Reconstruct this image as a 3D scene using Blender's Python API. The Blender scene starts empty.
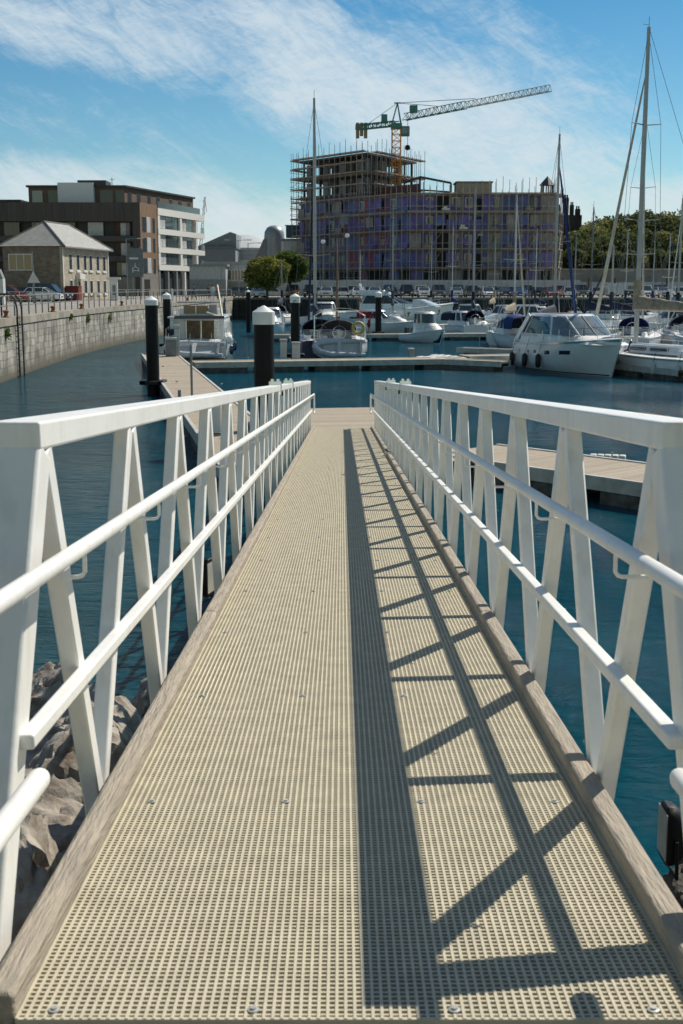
import bpy, math, random
from mathutils import Vector, Matrix, noise
R = math.radians
random.seed(7)
scene = bpy.context.scene
COL = scene.collection
sin, cos, pi = math.sin, math.cos, math.pi

# ------------------------------------------------------------------ camera geometry
EYE = 4.55; PITCH = R(10.33); F = 1240.0
def at(px, py, Y):
    """point of the place seen at pixel (px, py), Y metres ahead of the viewer"""
    u = (px-341.5)/F; v = (512-py)/F
    dy = cos(PITCH)+v*sin(PITCH); dz = -sin(PITCH)+v*cos(PITCH)
    k = Y/dy
    return Vector((u*k, Y, EYE+dz*k))
def ax(px, Y, z=3.0):
    """x of pixel column px for a point at distance Y and height z"""
    D = Y*cos(PITCH)+(EYE-z)*sin(PITCH)
    return (px-341.5)/F*D
def on(px, py, z):
    """point of pixel (px, py) on the horizontal plane z"""
    u = (px-341.5)/F; v = (512-py)/F
    dy = cos(PITCH)+v*sin(PITCH); dz = -sin(PITCH)+v*cos(PITCH)
    k = (z-EYE)/dz
    return Vector((u*k, dy*k, z))

# ------------------------------------------------------------------ materials
def nt(m):
    m.use_nodes = True
    return m.node_tree.nodes, m.node_tree.links, m.node_tree.nodes['Principled BSDF']
MC = {}
def mat(name, col, rough=.6, metal=0, var=.12, scale=3.0, bump=0.0, bscale=None, detail=6, col2=None, spec=None, obj=True, stretch=None, coat=0):
    if name in MC: return MC[name]
    m = bpy.data.materials.new(name); N, L, P = nt(m)
    tc = N.new('ShaderNodeTexCoord'); src = tc.outputs['Object']
    if stretch:
        mp = N.new('ShaderNodeMapping'); mp.inputs['Scale'].default_value = stretch
        L.new(src, mp.inputs[0]); src = mp.outputs[0]
    nz = N.new('ShaderNodeTexNoise'); nz.inputs['Scale'].default_value = scale; nz.inputs['Detail'].default_value = detail
    nz.inputs['Roughness'].default_value = .6
    L.new(src, nz.inputs['Vector'])
    rp = N.new('ShaderNodeValToRGB'); L.new(nz.outputs['Fac'], rp.inputs[0])
    c2 = col2 or tuple(max(0, c*(1-var*2)) for c in col); c1 = tuple(min(1, c*(1+var)) for c in col) if not col2 else col
    rp.color_ramp.elements[0].position = .3; rp.color_ramp.elements[1].position = .7
    rp.color_ramp.elements[0].color = (*c2, 1); rp.color_ramp.elements[1].color = (*c1, 1)
    L.new(rp.outputs[0], P.inputs['Base Color'])
    P.inputs['Roughness'].default_value = rough; P.inputs['Metallic'].default_value = metal
    if spec is not None: P.inputs['Specular IOR Level'].default_value = spec
    if coat: P.inputs['Coat Weight'].default_value = coat; P.inputs['Coat Roughness'].default_value = .05
    if bump:
        b = N.new('ShaderNodeBump'); b.inputs['Strength'].default_value = bump; b.inputs['Distance'].default_value = .02
        n2 = N.new('ShaderNodeTexNoise'); n2.inputs['Scale'].default_value = bscale or scale*6; n2.inputs['Detail'].default_value = 5
        L.new(src, n2.inputs['Vector']); L.new(n2.outputs['Fac'], b.inputs['Height']); L.new(b.outputs[0], P.inputs['Normal'])
    MC[name] = m
    return m

def leafm(name, c1, c2, sc):
    m = bpy.data.materials.new(name); N, L, P = nt(m); N.remove(P); o = [n for n in N if n.type == 'OUTPUT_MATERIAL'][0]
    tc = N.new('ShaderNodeTexCoord'); z = N.new('ShaderNodeTexNoise'); z.inputs['Scale'].default_value = sc; z.inputs['Detail'].default_value = 3; L.new(tc.outputs['Object'], z.inputs['Vector'])
    g = N.new('ShaderNodeNewGeometry'); ad = N.new('ShaderNodeMath'); ad.operation = 'MULTIPLY_ADD'; ad.inputs[1].default_value = .35; L.new(g.outputs['Random Per Island'], ad.inputs[0]); L.new(z.outputs['Fac'], ad.inputs[2])
    r = N.new('ShaderNodeValToRGB'); r.color_ramp.elements[0].position = .45; r.color_ramp.elements[1].position = .85; r.color_ramp.elements[0].color = (*c2,1); r.color_ramp.elements[1].color = (*c1,1); L.new(ad.outputs[0], r.inputs[0])
    d = N.new('ShaderNodeBsdfDiffuse'); t = N.new('ShaderNodeBsdfTranslucent'); mx = N.new('ShaderNodeMixShader'); mx.inputs[0].default_value = .38
    L.new(r.outputs[0], d.inputs[0]); L.new(r.outputs[0], t.inputs[0]); L.new(d.outputs[0], mx.inputs[1]); L.new(t.outputs[0], mx.inputs[2]); L.new(mx.outputs[0], o.inputs[0]); return m
def chipped():
    m = mat('painted_metal', (.87,.86,.83), .38, var=.05, scale=2.2, bump=.05, bscale=60); N, L, P = nt(m)
    tc = N.new('ShaderNodeTexCoord'); old = P.inputs['Base Color'].links[0].from_socket
    a = N.new('ShaderNodeTexNoise'); a.inputs['Scale'].default_value = 11; a.inputs['Detail'].default_value = 8; a.inputs['Roughness'].default_value = .75; L.new(tc.outputs['Object'], a.inputs['Vector'])
    r = N.new('ShaderNodeMapRange'); r.inputs[1].default_value = .70; r.inputs[2].default_value = .74; L.new(a.outputs['Fac'], r.inputs[0])
    x = N.new('ShaderNodeMix'); x.data_type = 'RGBA'; x.inputs[7].default_value = (.26,.17,.10,1); L.new(old, x.inputs[6]); L.new(r.outputs[0], x.inputs[0])
    mp = N.new('ShaderNodeMapping'); mp.inputs['Scale'].default_value = (7,7,1.0); L.new(tc.outputs['Object'], mp.inputs[0])
    g = N.new('ShaderNodeTexNoise'); g.inputs['Scale'].default_value = 2.6; g.inputs['Detail'].default_value = 6; L.new(mp.outputs[0], g.inputs['Vector'])
    r2 = N.new('ShaderNodeMapRange'); r2.inputs[1].default_value = .52; r2.inputs[2].default_value = .75; r2.inputs[3].default_value = 0; r2.inputs[4].default_value = .28; L.new(g.outputs['Fac'], r2.inputs[0])
    y = N.new('ShaderNodeMix'); y.data_type = 'RGBA'; y.inputs[7].default_value = (.50,.46,.38,1); L.new(x.outputs[2], y.inputs[6]); L.new(r2.outputs[0], y.inputs[0]); L.new(y.outputs[2], P.inputs['Base Color']); return m
WHITE = chipped()
GRATE = mat('grating_resin', (.58,.525,.395), .75, var=.08, scale=9, bump=.3, bscale=300)
GEL   = mat('gelcoat', (.84,.85,.86), .2, var=.05, scale=.8, coat=.4)
GEL2  = mat('gelcoat_deck', (.80,.80,.78), .45, var=.08, scale=1.2)
GELB  = mat('gelcoat_blue', (.62,.74,.80), .2, var=.05, coat=.4)
NAVY  = mat('navy_paint', (.015,.03,.09), .25, coat=.3)
GLASS = mat('tinted_glass', (.03,.045,.055), .06, var=.1, spec=.9)
SGLASS= mat('screen_glass', (.16,.20,.22), .05, var=.1, spec=.9)
CHROME= mat('stainless', (.7,.7,.7), .22, metal=1, var=.05)
ALU   = mat('mast_alloy', (.38,.39,.40), .4, metal=.4, var=.06)
ALUW  = mat('mast_white', (.66,.66,.66), .4, var=.06)
WIRE  = mat('rigging_wire', (.16,.17,.19), .5, var=.05)
RUB   = mat('black_rubber', (.012,.012,.014), .55, var=.2)
BLACK = mat('black_steel', (.006,.0065,.008), .5, var=.3, scale=2, bump=.1, bscale=30, spec=.25)
BLUEC = mat('blue_canvas', (.012,.035,.17), .8, var=.2)
DBLUE = mat('dark_blue_canvas', (.01,.018,.05), .8, var=.2)
BEIGE = mat('beige_canvas', (.34,.28,.21), .85, var=.2, scale=4, bump=.5, bscale=12)
REDC  = mat('red_cloth', (.30,.015,.02), .7, var=.2)
ORANGE= mat('orange_paint', (.45,.16,.02), .5)
TEAK  = mat('teak', (.24,.14,.07), .7, var=.25, scale=6, stretch=(1,8,1))
RUST  = mat('rusty_iron', (.23,.10,.035), .85, var=.4, scale=14, bump=.4)
GREYP = mat('grey_paint', (.22,.235,.25), .6, var=.1)
LGREY = mat('light_grey_plastic', (.55,.56,.55), .6, var=.08)
CONC  = mat('concrete', (.40,.37,.32), .9, var=.18, scale=1.2, bump=.4, bscale=20)
FLOATM= mat('pontoon_float', (.10,.10,.095), .85, var=.35, scale=3, bump=.4)
KERB  = mat('weathered_timber', (.45,.385,.305), .85, scale=7, stretch=(5,.5,5), bump=.7, bscale=20, col2=(.27,.235,.19), detail=10)
PEDGE = mat('pontoon_edge', (.50,.49,.45), .7, var=.15)
ASPH  = mat('asphalt', (.14,.14,.14), .9, var=.15, scale=.5, bump=.2)
SKIN  = mat('skin', (.45,.27,.2), .6)
LEAF1 = leafm('leaf_green', (.16,.21,.06), (.045,.075,.028), .35)
LEAF2 = leafm('leaf_yellow_green', (.32,.31,.09), (.08,.11,.03), .5)
LEAF3 = leafm('leaf_dark', (.23,.25,.10), (.05,.07,.035), .15)
BARK  = mat('bark', (.10,.075,.05), .9, scale=4, bump=.5)

def plank_mat(name, ang, c1, c2, width=.14):
    """boards running across: thin dark gaps and a tone per board"""
    m = bpy.data.materials.new(name); N, L, P = nt(m)
    tc = N.new('ShaderNodeTexCoord'); mp = N.new('ShaderNodeMapping'); mp.inputs['Rotation'].default_value = (0,0,ang)
    L.new(tc.outputs['Object'], mp.inputs[0])
    sx = N.new('ShaderNodeSeparateXYZ'); L.new(mp.outputs[0], sx.inputs[0])
    d = N.new('ShaderNodeMath'); d.operation = 'DIVIDE'; d.inputs[1].default_value = width; L.new(sx.outputs['Y'], d.inputs[0])
    fl = N.new('ShaderNodeMath'); fl.operation = 'FLOOR'; L.new(d.outputs[0], fl.inputs[0])
    fr = N.new('ShaderNodeMath'); fr.operation = 'FRACT'; L.new(d.outputs[0], fr.inputs[0])
    gap = N.new('ShaderNodeMath'); gap.operation = 'GREATER_THAN'; gap.inputs[1].default_value = .93; L.new(fr.outputs[0], gap.inputs[0])
    wn = N.new('ShaderNodeTexNoise'); wn.noise_dimensions = '1D'; wn.inputs['Scale'].default_value = .13; wn.inputs['Detail'].default_value = 6; wn.inputs['Roughness'].default_value = .9; L.new(fl.outputs[0], wn.inputs['W'])
    m2 = N.new('ShaderNodeMapping'); m2.inputs['Rotation'].default_value = (0,0,ang); m2.inputs['Scale'].default_value = (1,12,1)
    L.new(tc.outputs['Object'], m2.inputs[0])
    nz = N.new('ShaderNodeTexNoise'); nz.inputs['Scale'].default_value = 3; nz.inputs['Detail'].default_value = 8; L.new(m2.outputs[0], nz.inputs['Vector'])
    av = N.new('ShaderNodeMath'); av.operation = 'MULTIPLY_ADD'; av.inputs[1].default_value = 1.6; L.new(wn.outputs[0], av.inputs[0])
    hv = N.new('ShaderNodeMath'); hv.operation = 'MULTIPLY'; hv.inputs[1].default_value = .5; L.new(nz.outputs['Fac'], hv.inputs[0])
    h2 = N.new('ShaderNodeMath'); h2.operation = 'SUBTRACT'; h2.inputs[1].default_value = .55; L.new(hv.outputs[0], h2.inputs[0]); L.new(h2.outputs[0], av.inputs[2]); av.use_clamp = True
    mx = N.new('ShaderNodeMix'); mx.data_type = 'RGBA'; mx.inputs[6].default_value = (*c2,1); mx.inputs[7].default_value = (*c1,1); L.new(av.outputs[0], mx.inputs[0])
    m3 = N.new('ShaderNodeMix'); m3.data_type = 'RGBA'; m3.inputs[7].default_value = (.03,.025,.02,1); L.new(mx.outputs[2], m3.inputs[6]); L.new(gap.outputs[0], m3.inputs[0])
    L.new(m3.outputs[2], P.inputs['Base Color']); P.inputs['Roughness'].default_value = .85
    return m
def wall_mat(name, c1, c2, mortar, bw, bh, stain=.6, scale=1.0, msize=.02, vertical=None, bumps=.5):
    """masonry on upright faces: courses follow z, blocks run along x+y; broad noise stains"""
    m = bpy.data.materials.new(name); N, L, P = nt(m)
    tc = N.new('ShaderNodeTexCoord'); sx = N.new('ShaderNodeSeparateXYZ'); L.new(tc.outputs['Object'], sx.inputs[0])
    ad = N.new('ShaderNodeMath'); L.new(sx.outputs['X'], ad.inputs[0]); L.new(sx.outputs['Y'], ad.inputs[1])
    nw = N.new('ShaderNodeTexNoise'); nw.inputs['Scale'].default_value = .8; L.new(tc.outputs['Object'], nw.inputs['Vector']); az_ = N.new('ShaderNodeMath'); az_.operation = 'MULTIPLY_ADD'; az_.inputs[1].default_value = .22; L.new(nw.outputs['Fac'], az_.inputs[0]); L.new(sx.outputs['Z'], az_.inputs[2])
    cb = N.new('ShaderNodeCombineXYZ'); L.new(ad.outputs[0], cb.inputs['X']); L.new(az_.outputs[0], cb.inputs['Y'])
    br = N.new('ShaderNodeTexBrick'); br.inputs['Scale'].default_value = 1; br.inputs['Brick Width'].default_value = bw; br.inputs['Row Height'].default_value = bh
    br.inputs['Mortar Size'].default_value = msize; br.inputs['Color1'].default_value = (*c1,1); br.inputs['Color2'].default_value = (*c2,1); br.inputs['Mortar'].default_value = (*mortar,1)
    L.new(cb.outputs[0], br.inputs['Vector'])
    mp = N.new('ShaderNodeMapping'); mp.inputs['Scale'].default_value = (1,1,.35); L.new(tc.outputs['Object'], mp.inputs[0])
    nz = N.new('ShaderNodeTexNoise'); nz.inputs['Scale'].default_value = scale; nz.inputs['Detail'].default_value = 9; nz.inputs['Roughness'].default_value = .7; L.new(mp.outputs[0], nz.inputs['Vector'])
    rp = N.new('ShaderNodeValToRGB'); rp.color_ramp.elements[0].position = .35; rp.color_ramp.elements[1].position = .62
    rp.color_ramp.elements[0].color = (1-stain,1-stain,(1-stain)*.93,1); rp.color_ramp.elements[1].color = (1,1,1,1); L.new(nz.outputs['Fac'], rp.inputs[0])
    mx = N.new('ShaderNodeMix'); mx.data_type = 'RGBA'; mx.blend_type = 'MULTIPLY'; mx.inputs[0].default_value = 1
    L.new(br.outputs['Color'], mx.inputs[6]); L.new(rp.outputs[0], mx.inputs[7])
    out = mx.outputs[2]
    if vertical:      # tide-mark: darker below height
        mr = N.new('ShaderNodeMapRange'); mr.inputs[1].default_value = vertical[0]; mr.inputs[2].default_value = vertical[1]; L.new(sx.outputs['Z'], mr.inputs[0])
        m4 = N.new('ShaderNodeMix'); m4.data_type = 'RGBA'; m4.inputs[6].default_value = (*vertical[2],1); L.new(mr.outputs[0], m4.inputs[0]); L.new(out, m4.inputs[7]); out = m4.outputs[2]
    L.new(out, P.inputs['Base Color']); P.inputs['Roughness'].default_value = .9
    b = N.new('ShaderNodeBump'); b.inputs['Strength'].default_value = bumps; b.inputs['Distance'].default_value = .05; L.new(nz.outputs['Fac'], b.inputs['Height']); L.new(b.outputs[0], P.inputs['Normal'])
    return m
QUAYM = wall_mat('quay_stone', (.58,.54,.47), (.36,.34,.30), (.25,.235,.20), .95, .38, .82, 1.3, .022, (.05,.95,(.10,.09,.06)), 1.0)
FQUAY = wall_mat('far_quay_stone', (.075,.075,.075), (.05,.052,.055), (.03,.03,.03), 1.3, .5, .5, .5)
STONE = wall_mat('house_stone', (.50,.44,.35), (.36,.31,.25), (.42,.38,.32), .5, .24, .25, 1.5)
STONE_SHADE= wall_mat('shaded_house_stone', (.26,.21,.17), (.16,.13,.11), (.22,.19,.16), .45, .22, .3, 1.5)  # same house stone, darkened: shade of the side walls put into the colour
DECKM_ = plank_mat('pontoon_boards', .2, (.42,.35,.265), (.25,.205,.155))
SHOREM= plank_mat('shore_boards', 0, (.20,.13,.085), (.12,.08,.05))
TIMBERV = mat('timber_cladding', (.25,.165,.10), .8, scale=2, stretch=(5,5,.2), col2=(.17,.085,.045))
TIMBERD = mat('dark_timber_cladding', (.095,.085,.08), .85, scale=2, stretch=(3,3,.1), col2=(.045,.043,.045))
TIMBERG = mat('penthouse_cladding', (.17,.12,.085), .85, scale=2, stretch=(4,4,.2), col2=(.10,.07,.055))
SLATE = mat('pale_slate', (.34,.34,.33), .75, var=.15, scale=2, bump=.3)
SLATED = mat('hip_slate', (.30,.30,.28), .8, var=.12, scale=2, bump=.3)

# ------------------------------------------------------------------ mesh builder
def rotz(a): return Matrix.Rotation(a, 3, 'Z')
class MB:
    def __init__(s): s.v = []; s.f = []
    def add(s, vs, fs):
        n = len(s.v); s.v += [tuple(v) for v in vs]; s.f += [tuple(i+n for i in f) for f in fs]; return s
    def box(s, x0, x1, y0, y1, z0, z1):
        return s.add([(x0,y0,z0),(x1,y0,z0),(x1,y1,z0),(x0,y1,z0),(x0,y0,z1),(x1,y0,z1),(x1,y1,z1),(x0,y1,z1)],
                     [(0,3,2,1),(4,5,6,7),(0,1,5,4),(1,2,6,5),(2,3,7,6),(3,0,4,7)])
    def beam(s, a, b, w, h, up=(0,0,1)):
        a = Vector(a); b = Vector(b); d = (b-a).normalized(); u = Vector(up)
        if abs(d.dot(u)) > .99: u = Vector((1,0,0))
        x = d.cross(u).normalized()*w/2; y = x.cross(d).normalized()*h/2
        vs = [a-x-y,a+x-y,a+x+y,a-x+y,b-x-y,b+x-y,b+x+y,b-x+y]
        return s.add(vs, [(0,1,2,3),(7,6,5,4),(0,4,5,1),(1,5,6,2),(2,6,7,3),(3,7,4,0)])
    def tube(s, pts, r, n=8, cap=True):
        pts = [Vector(p) for p in pts]; rs = r if isinstance(r, (list, tuple)) else [r]*len(pts)
        n0 = len(s.v); prev = None
        for i, p in enumerate(pts):
            d = (pts[min(i+1,len(pts)-1)]-pts[max(i-1,0)]).normalized()
            if prev is None:
                u = Vector((0,0,1)) if abs(d.z) < .9 else Vector((1,0,0)); x = d.cross(u).normalized()
            else:
                x = (prev-d*prev.dot(d)).normalized()
            prev = x; y = d.cross(x)
            s.v += [tuple(p+(x*cos(2*pi*k/n)+y*sin(2*pi*k/n))*rs[i]) for k in range(n)]
        for i in range(len(pts)-1):
            for k in range(n):
                a = n0+i*n+k; b = n0+i*n+(k+1)%n; s.f.append((a,b,b+n,a+n))
        if cap: s.f.append(tuple(n0+k for k in range(n))[::-1]); s.f.append(tuple(n0+(len(pts)-1)*n+k for k in range(n)))
        return s
    def lathe(s, prof, c=(0,0,0), n=16, axis='Z'):
        n0 = len(s.v)
        for r, h in prof:
            for k in range(n):
                a = 2*pi*k/n
                p = (r*cos(a), r*sin(a), h) if axis == 'Z' else ((h, r*cos(a), r*sin(a)) if axis == 'X' else (r*cos(a), h, r*sin(a)))
                s.v.append((c[0]+p[0], c[1]+p[1], c[2]+p[2]))
        for i in range(len(prof)-1):
            for k in range(n):
                a = n0+i*n+k; b = n0+i*n+(k+1)%n; s.f.append((a,b,b+n,a+n))
        s.f.append(tuple(n0+k for k in range(n))[::-1]); s.f.append(tuple(n0+(len(prof)-1)*n+k for k in range(n)))
        return s
    def prism(s, poly, z0, z1):
        n = len(poly); vs = [(x,y,z0) for x,y in poly]+[(x,y,z1) for x,y in poly]
        return s.add(vs, [tuple(range(n))[::-1], tuple(range(n,2*n))]+[(i,(i+1)%n,(i+1)%n+n,i+n) for i in range(n)])
    def side(s, poly, y0, y1, y0b=None, y1b=None, zt=None):
        """profile in x,z pulled across y"""
        n = len(poly); vs = [(x,y0,z) for x,z in poly]+[(x,y1,z) for x,z in poly]
        return s.add(vs, [tuple(range(n)), tuple(range(n,2*n))[::-1]]+[(i,i+n,(i+1)%n+n,(i+1)%n) for i in range(n)])
    def loft(s, secs, closed=False, caps=True):
        n = len(secs[0]); n0 = len(s.v)
        for q in secs: s.v += [tuple(p) for p in q]
        m = n if closed else n-1
        for i in range(len(secs)-1):
            for k in range(m):
                a = n0+i*n+k; b = n0+i*n+(k+1)%n; s.f.append((a,b,b+n,a+n))
        if caps: s.f.append(tuple(n0+k for k in range(n))[::-1]); s.f.append(tuple(n0+(len(secs)-1)*n+k for k in range(n)))
        return s
    def build(s, name, m, parent=None, loc=(0,0,0), rot=(0,0,0), origin=None, bevel=0, smooth=35, seg=2):
        me = bpy.data.meshes.new(name)
        vs = s.v
        if origin is not None: vs = [(v[0]-origin[0], v[1]-origin[1], v[2]-origin[2]) for v in vs]; loc = origin
        me.from_pydata(vs, [], s.f); me.materials.append(m)
        me.validate()
        if smooth:
            me.polygons.foreach_set('use_smooth', [True]*len(me.polygons)); me.set_sharp_from_angle(angle=R(smooth))
        me.update()
        o = bpy.data.objects.new(name, me); COL.objects.link(o); o.location = loc; o.rotation_euler = rot
        if parent: o.parent = parent
        if bevel:
            b = o.modifiers.new('bevel', 'BEVEL'); b.width = bevel; b.segments = seg; b.limit_method = 'ANGLE'; b.angle_limit = R(40)
        return o
def empty(name, loc=(0,0,0), rz=0, rot=None):
    o = bpy.data.objects.new(name, None); COL.objects.link(o); o.location = loc; o.rotation_euler = rot or (0,0,rz); o.empty_display_size = .3
    return o
def tag(o, label=None, cat=None, group=None, kind=None):
    if label: o['label'] = label
    if cat: o['category'] = cat
    if group: o['group'] = group
    if kind: o['kind'] = kind
    return o
def copy_tree(o, parent=None):
    c = o.copy(); COL.objects.link(c)
    if parent: c.parent = parent
    for ch in list(o.children): copy_tree(ch, c)
    return c

# ------------------------------------------------------------------ THE GANGWAY
SL = R(4.07)
S0 = 2.60; LEN = 31.4
fw = Vector((0, cos(SL), -sin(SL))); nn = Vector((0, sin(SL), cos(SL)))
G0 = Vector((.04, 0, EYE))+fw*S0-nn*1.41
gw = tag(empty('gangway', G0, rot=(-SL,0,0)), 'long white steel gangway with a beige grating deck sloping down to the pontoon', 'gangway')
def gs(sv): return sv-S0
# deck grating: real bars
mb = MB(); HW = .758; pit = .0202; bar = .0072
nx = int(2*HW/pit)
for i in range(nx+1):
    x = -HW+i*(2*HW/nx); mb.box(x-bar/2, x+bar/2, 0, LEN, -.036, 0)
ny = int(LEN/pit)
for j in range(ny+1):
    y = j*LEN/ny; w = bar
    if j == 0: y += bar/2; w = bar*1.5
    if j and j % 68 == 0: w = bar*1.25
    mb.box(-HW, HW, y-w/2, y+w/2, -.034, -.0018)
mb.build('deck_grating', GRATE, gw, smooth=0)
# kerbs
for sx in (-1, 1):
    for k in range(7):
        y0 = k*LEN/7; y1 = (k+1)*LEN/7-.008
        m_ = MB(); a, b = (HW+.004, HW+.078)
        x0, x1 = sorted((sx*a, sx*b))
        m_.box(x0, x1, y0, y1, -.05, .058)
        m_.build('kerb', KERB, gw, bevel=.016, seg=3)
XI = {-1: -.87, 1: .84}          # inner faces of the two trusses
NV = 21; V0 = 3.49; VP = 1.47
for sx in (-1, 1):
    xi = XI[sx]
    x0, x1 = sorted((xi, xi+sx*.145))
    MB().box(x0, x1, gs(V0)-.07, gs(V0+VP*(NV-1))+.75, 1.205, 1.285).build('top_rail', WHITE, gw, bevel=.009, seg=3)
    c0, c1 = sorted((xi, xi+sx*.068))
    MB().box(c0, c1, gs(V0)-.65, LEN-.05, -.245, -.166).build('bottom_chord', WHITE, gw, bevel=.008)
    for i in range(NV):
        s_ = gs(V0+VP*i)
        for d in (-1, 1):
            first = (i == 0 and d == -1); last = (i == NV-1 and d == 1)
            if first:
                m_ = MB(); w = .13
                m_.beam((xi+sx*.066, s_-.003, 1.2035), (xi+sx*.066, s_-.66, -.2), w, .13, up=(1,0,0))
                m_.build('end_post', WHITE, gw, bevel=.012, seg=3)
            else:
                top = s_+d*.038; bot = s_+d*.765
                if last: top = s_+.66; bot = s_+.69
                m_ = MB().beam((xi+sx*.033, top, 1.204), (xi+sx*.033, bot, -.168), .078, .060, up=(1,0,0))
                m_.build('truss_leg', WHITE, gw, bevel=.007)
    # rails
    xr = xi-sx*.085
    hy = [(xr, -2.0, .92)] + [(xr, y, .92) for y in (2,8,16,24)] + [(xr, LEN-.25, .92), (xr, LEN-.1, .90), (xr, LEN-.03, .84), (xr, LEN-.01, .5), (xr, LEN-.06, .43), (xr, LEN-.25, .40)]
    MB().tube(hy, .0235, 16).build('handrail', WHITE, gw, smooth=60)
    x0, x1 = sorted((xi+sx*.012, xi-sx*.036))
    MB().box(x0, x1, gs(V0)-.37, LEN-.12, .447, .489).build('mid_rail', WHITE, gw, bevel=.008, seg=2)
    for i in range(NV):
        y = gs(V0+VP*i)+.07
        MB().tube([(xr, y, .90), (xr, y, .845), (xr+sx*.008, y, .834), (xr+sx*.02, y, .83), (xi+sx*.02, y, .83)], .0065, 8).build('handrail_bracket', WHITE, gw, smooth=60)
    # joint clamps on the top rail
    for sv in ((17.0, 21.2) if sx < 0 else (18.6, 24.0)):
        m_ = MB(); x0, x1 = sorted((xi-sx*.012, xi+sx*.157))
        for dy in (-.055, .055):
            m_.box(x0, x1, gs(sv)+dy-.012, gs(sv)+dy+.012, 1.16, 1.335)
        m_.lathe([(.0,-.07),(.022,-.07),(.022,.07),(0,.07)], ((x0+x1)/2-.04, gs(sv), 1.35), 10, 'Y')
        m_.lathe([(.0,-.07),(.022,-.07),(.022,.07),(0,.07)], ((x0+x1)/2+.04, gs(sv), 1.35), 10, 'Y')
        m_.build('joint_clamp', CHROME, gw)
        b_ = MB(); b_.lathe([(0,-.012),(.03,-.012),(.03,.012),(0,.012)], (xi-sx*.022, gs(sv), 1.17), 10, 'X'); b_.build('clamp_bolt', BLACK, gw)
for k in range(22):
    y = k*1.47+.16
    MB().box(-.80, .80, y-.05, y+.05, -.15, -.03).build('cross_beam', LGREY, gw)
for k in range(23):
    for x in (-.67, -.225, .225, .67):
        y = .045+k*1.36 if k else .05
        m_ = MB(); m_.lathe([(0,0),(.014,0),(.014,.003),(.007,.004),(.007,.0075),(0,.0075)], (x+.012*((k*7)%3-1), y+.01*((k*5)%4-1.5), 0), 10)
        m_.build('deck_fixing', mat('dull_zinc',(.50,.50,.48),.45,metal=.5), gw)
# ------------------------------------------------------------------ shore end of the gangway
sp = tag(empty('shore_landing', (0, 1.0, 2.945)), 'brown timber landing at the shore end of the gangway', 'landing')
MB().box(-1.6, 1.7, -3.0, 1.60, -.12, -.004).build('decking', SHOREM, sp)
MB().box(-1.6, 1.7, 1.605, 1.66, -.32, -.02).build('edge_board', KERB, sp, bevel=.006)
for x in (-1.5, 1.6):
    MB().box(x-.08, x+.08, 1.2, 1.36, -1.6, -.125).build('support_post', KERB, sp)
for sx, lab in ((-1, 'short white tube handrail ending at the left gangway end post'), (1, 'short white tube handrail ending at the right gangway end post')):
    X = sx*.74 if sx < 0 else .83
    p1 = Vector((X, 0, EYE))+fw*2.97-nn*(1.41-.43); p0 = p1-fw*2.9
    t = empty('shore_handrail', (X, 0.9, 3.12)); tag(t, lab, 'handrail')
    m_ = MB(); d = (p1-p0).normalized()
    m_.tube([p0, p1-d*.03, p1-d*.012, p1, p1+d*.004], [.028,.028,.024,.014,.002], 18)
    o = m_.build('rail_tube', WHITE, None, origin=(X,0.9,3.12), smooth=60); o.parent = t; o.location = (0,0,0)
    o = MB().tube([p0+d*.9, (p0+d*.9).xy.to_3d()+Vector((0,0,2.95))], .026, 14).build('rail_post', WHITE, None, origin=(X,0.9,3.12), smooth=60); o.parent = t; o.location = (0,0,0)

# rocks
def rock_mesh(seed, m):
    import bmesh
    bm = bmesh.new(); bmesh.ops.create_icosphere(bm, subdivisions=5, radius=1)
    rnd = random.Random(seed)
    planes = [(Vector((rnd.gauss(0,1), rnd.gauss(0,1), rnd.gauss(0,1))).normalized(), rnd.uniform(.55,.85)) for _ in range(13)]
    for v in bm.verts:
        p = v.co.copy()
        for n_, d in planes:
            e = p.dot(n_)-d
            if e > 0: p -= n_*e*.93
        k = noise.fractal(p*1.7+Vector((seed*3.1,0,0)), .9, 2.2, 6)
        cr_ = abs(noise.noise(p*2.6+Vector((seed,5,0)))); v.co = p*(1+.13*k-.10*max(0,.12-cr_)/.12+.035*noise.fractal(p*9+Vector((seed,0,0)),.8,2.1,4))
    me = bpy.data.meshes.new('boulder'); bm.to_mesh(me); bm.free(); me.materials.append(m)
    me.polygons.foreach_set('use_smooth', [True]*len(me.polygons)); me.set_sharp_from_angle(angle=R(38)); return me
ROCKM = mat('rock', (.46,.42,.37), .92, scale=3.5, bump=1.0, bscale=9, col2=(.13,.10,.075), detail=15)
ROCKD = mat('dark_rock', (.14,.125,.11), .9, scale=1.6, bump=.9, bscale=8, col2=(.05,.045,.04), detail=10)
RM = [rock_mesh(i, ROCKM) for i in range(5)]; RMD = [rock_mesh(i+9, ROCKD) for i in range(3)]
rr = random.Random(3)
rocks = [(-1.62,6.9,1.42,.62),(-1.35,5.35,1.8,.55),(-2.0,8.6,.95,.60),(-2.15,10.4,.55,.55),(-1.45,8.2,.6,.5),(-1.3,4.2,2.2,.5),(-2.4,6.6,1.5,.7),(-1.2,6.0,1.1,.6),
         (-2.75,9.3,.8,.65),(-1.2,9.6,.3,.5),(-2.9,11.6,.25,.6),(-1.9,12.1,.1,.5),(-2.2,5.2,2.0,.6),(-1.5,3.2,2.5,.45)]
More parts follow.
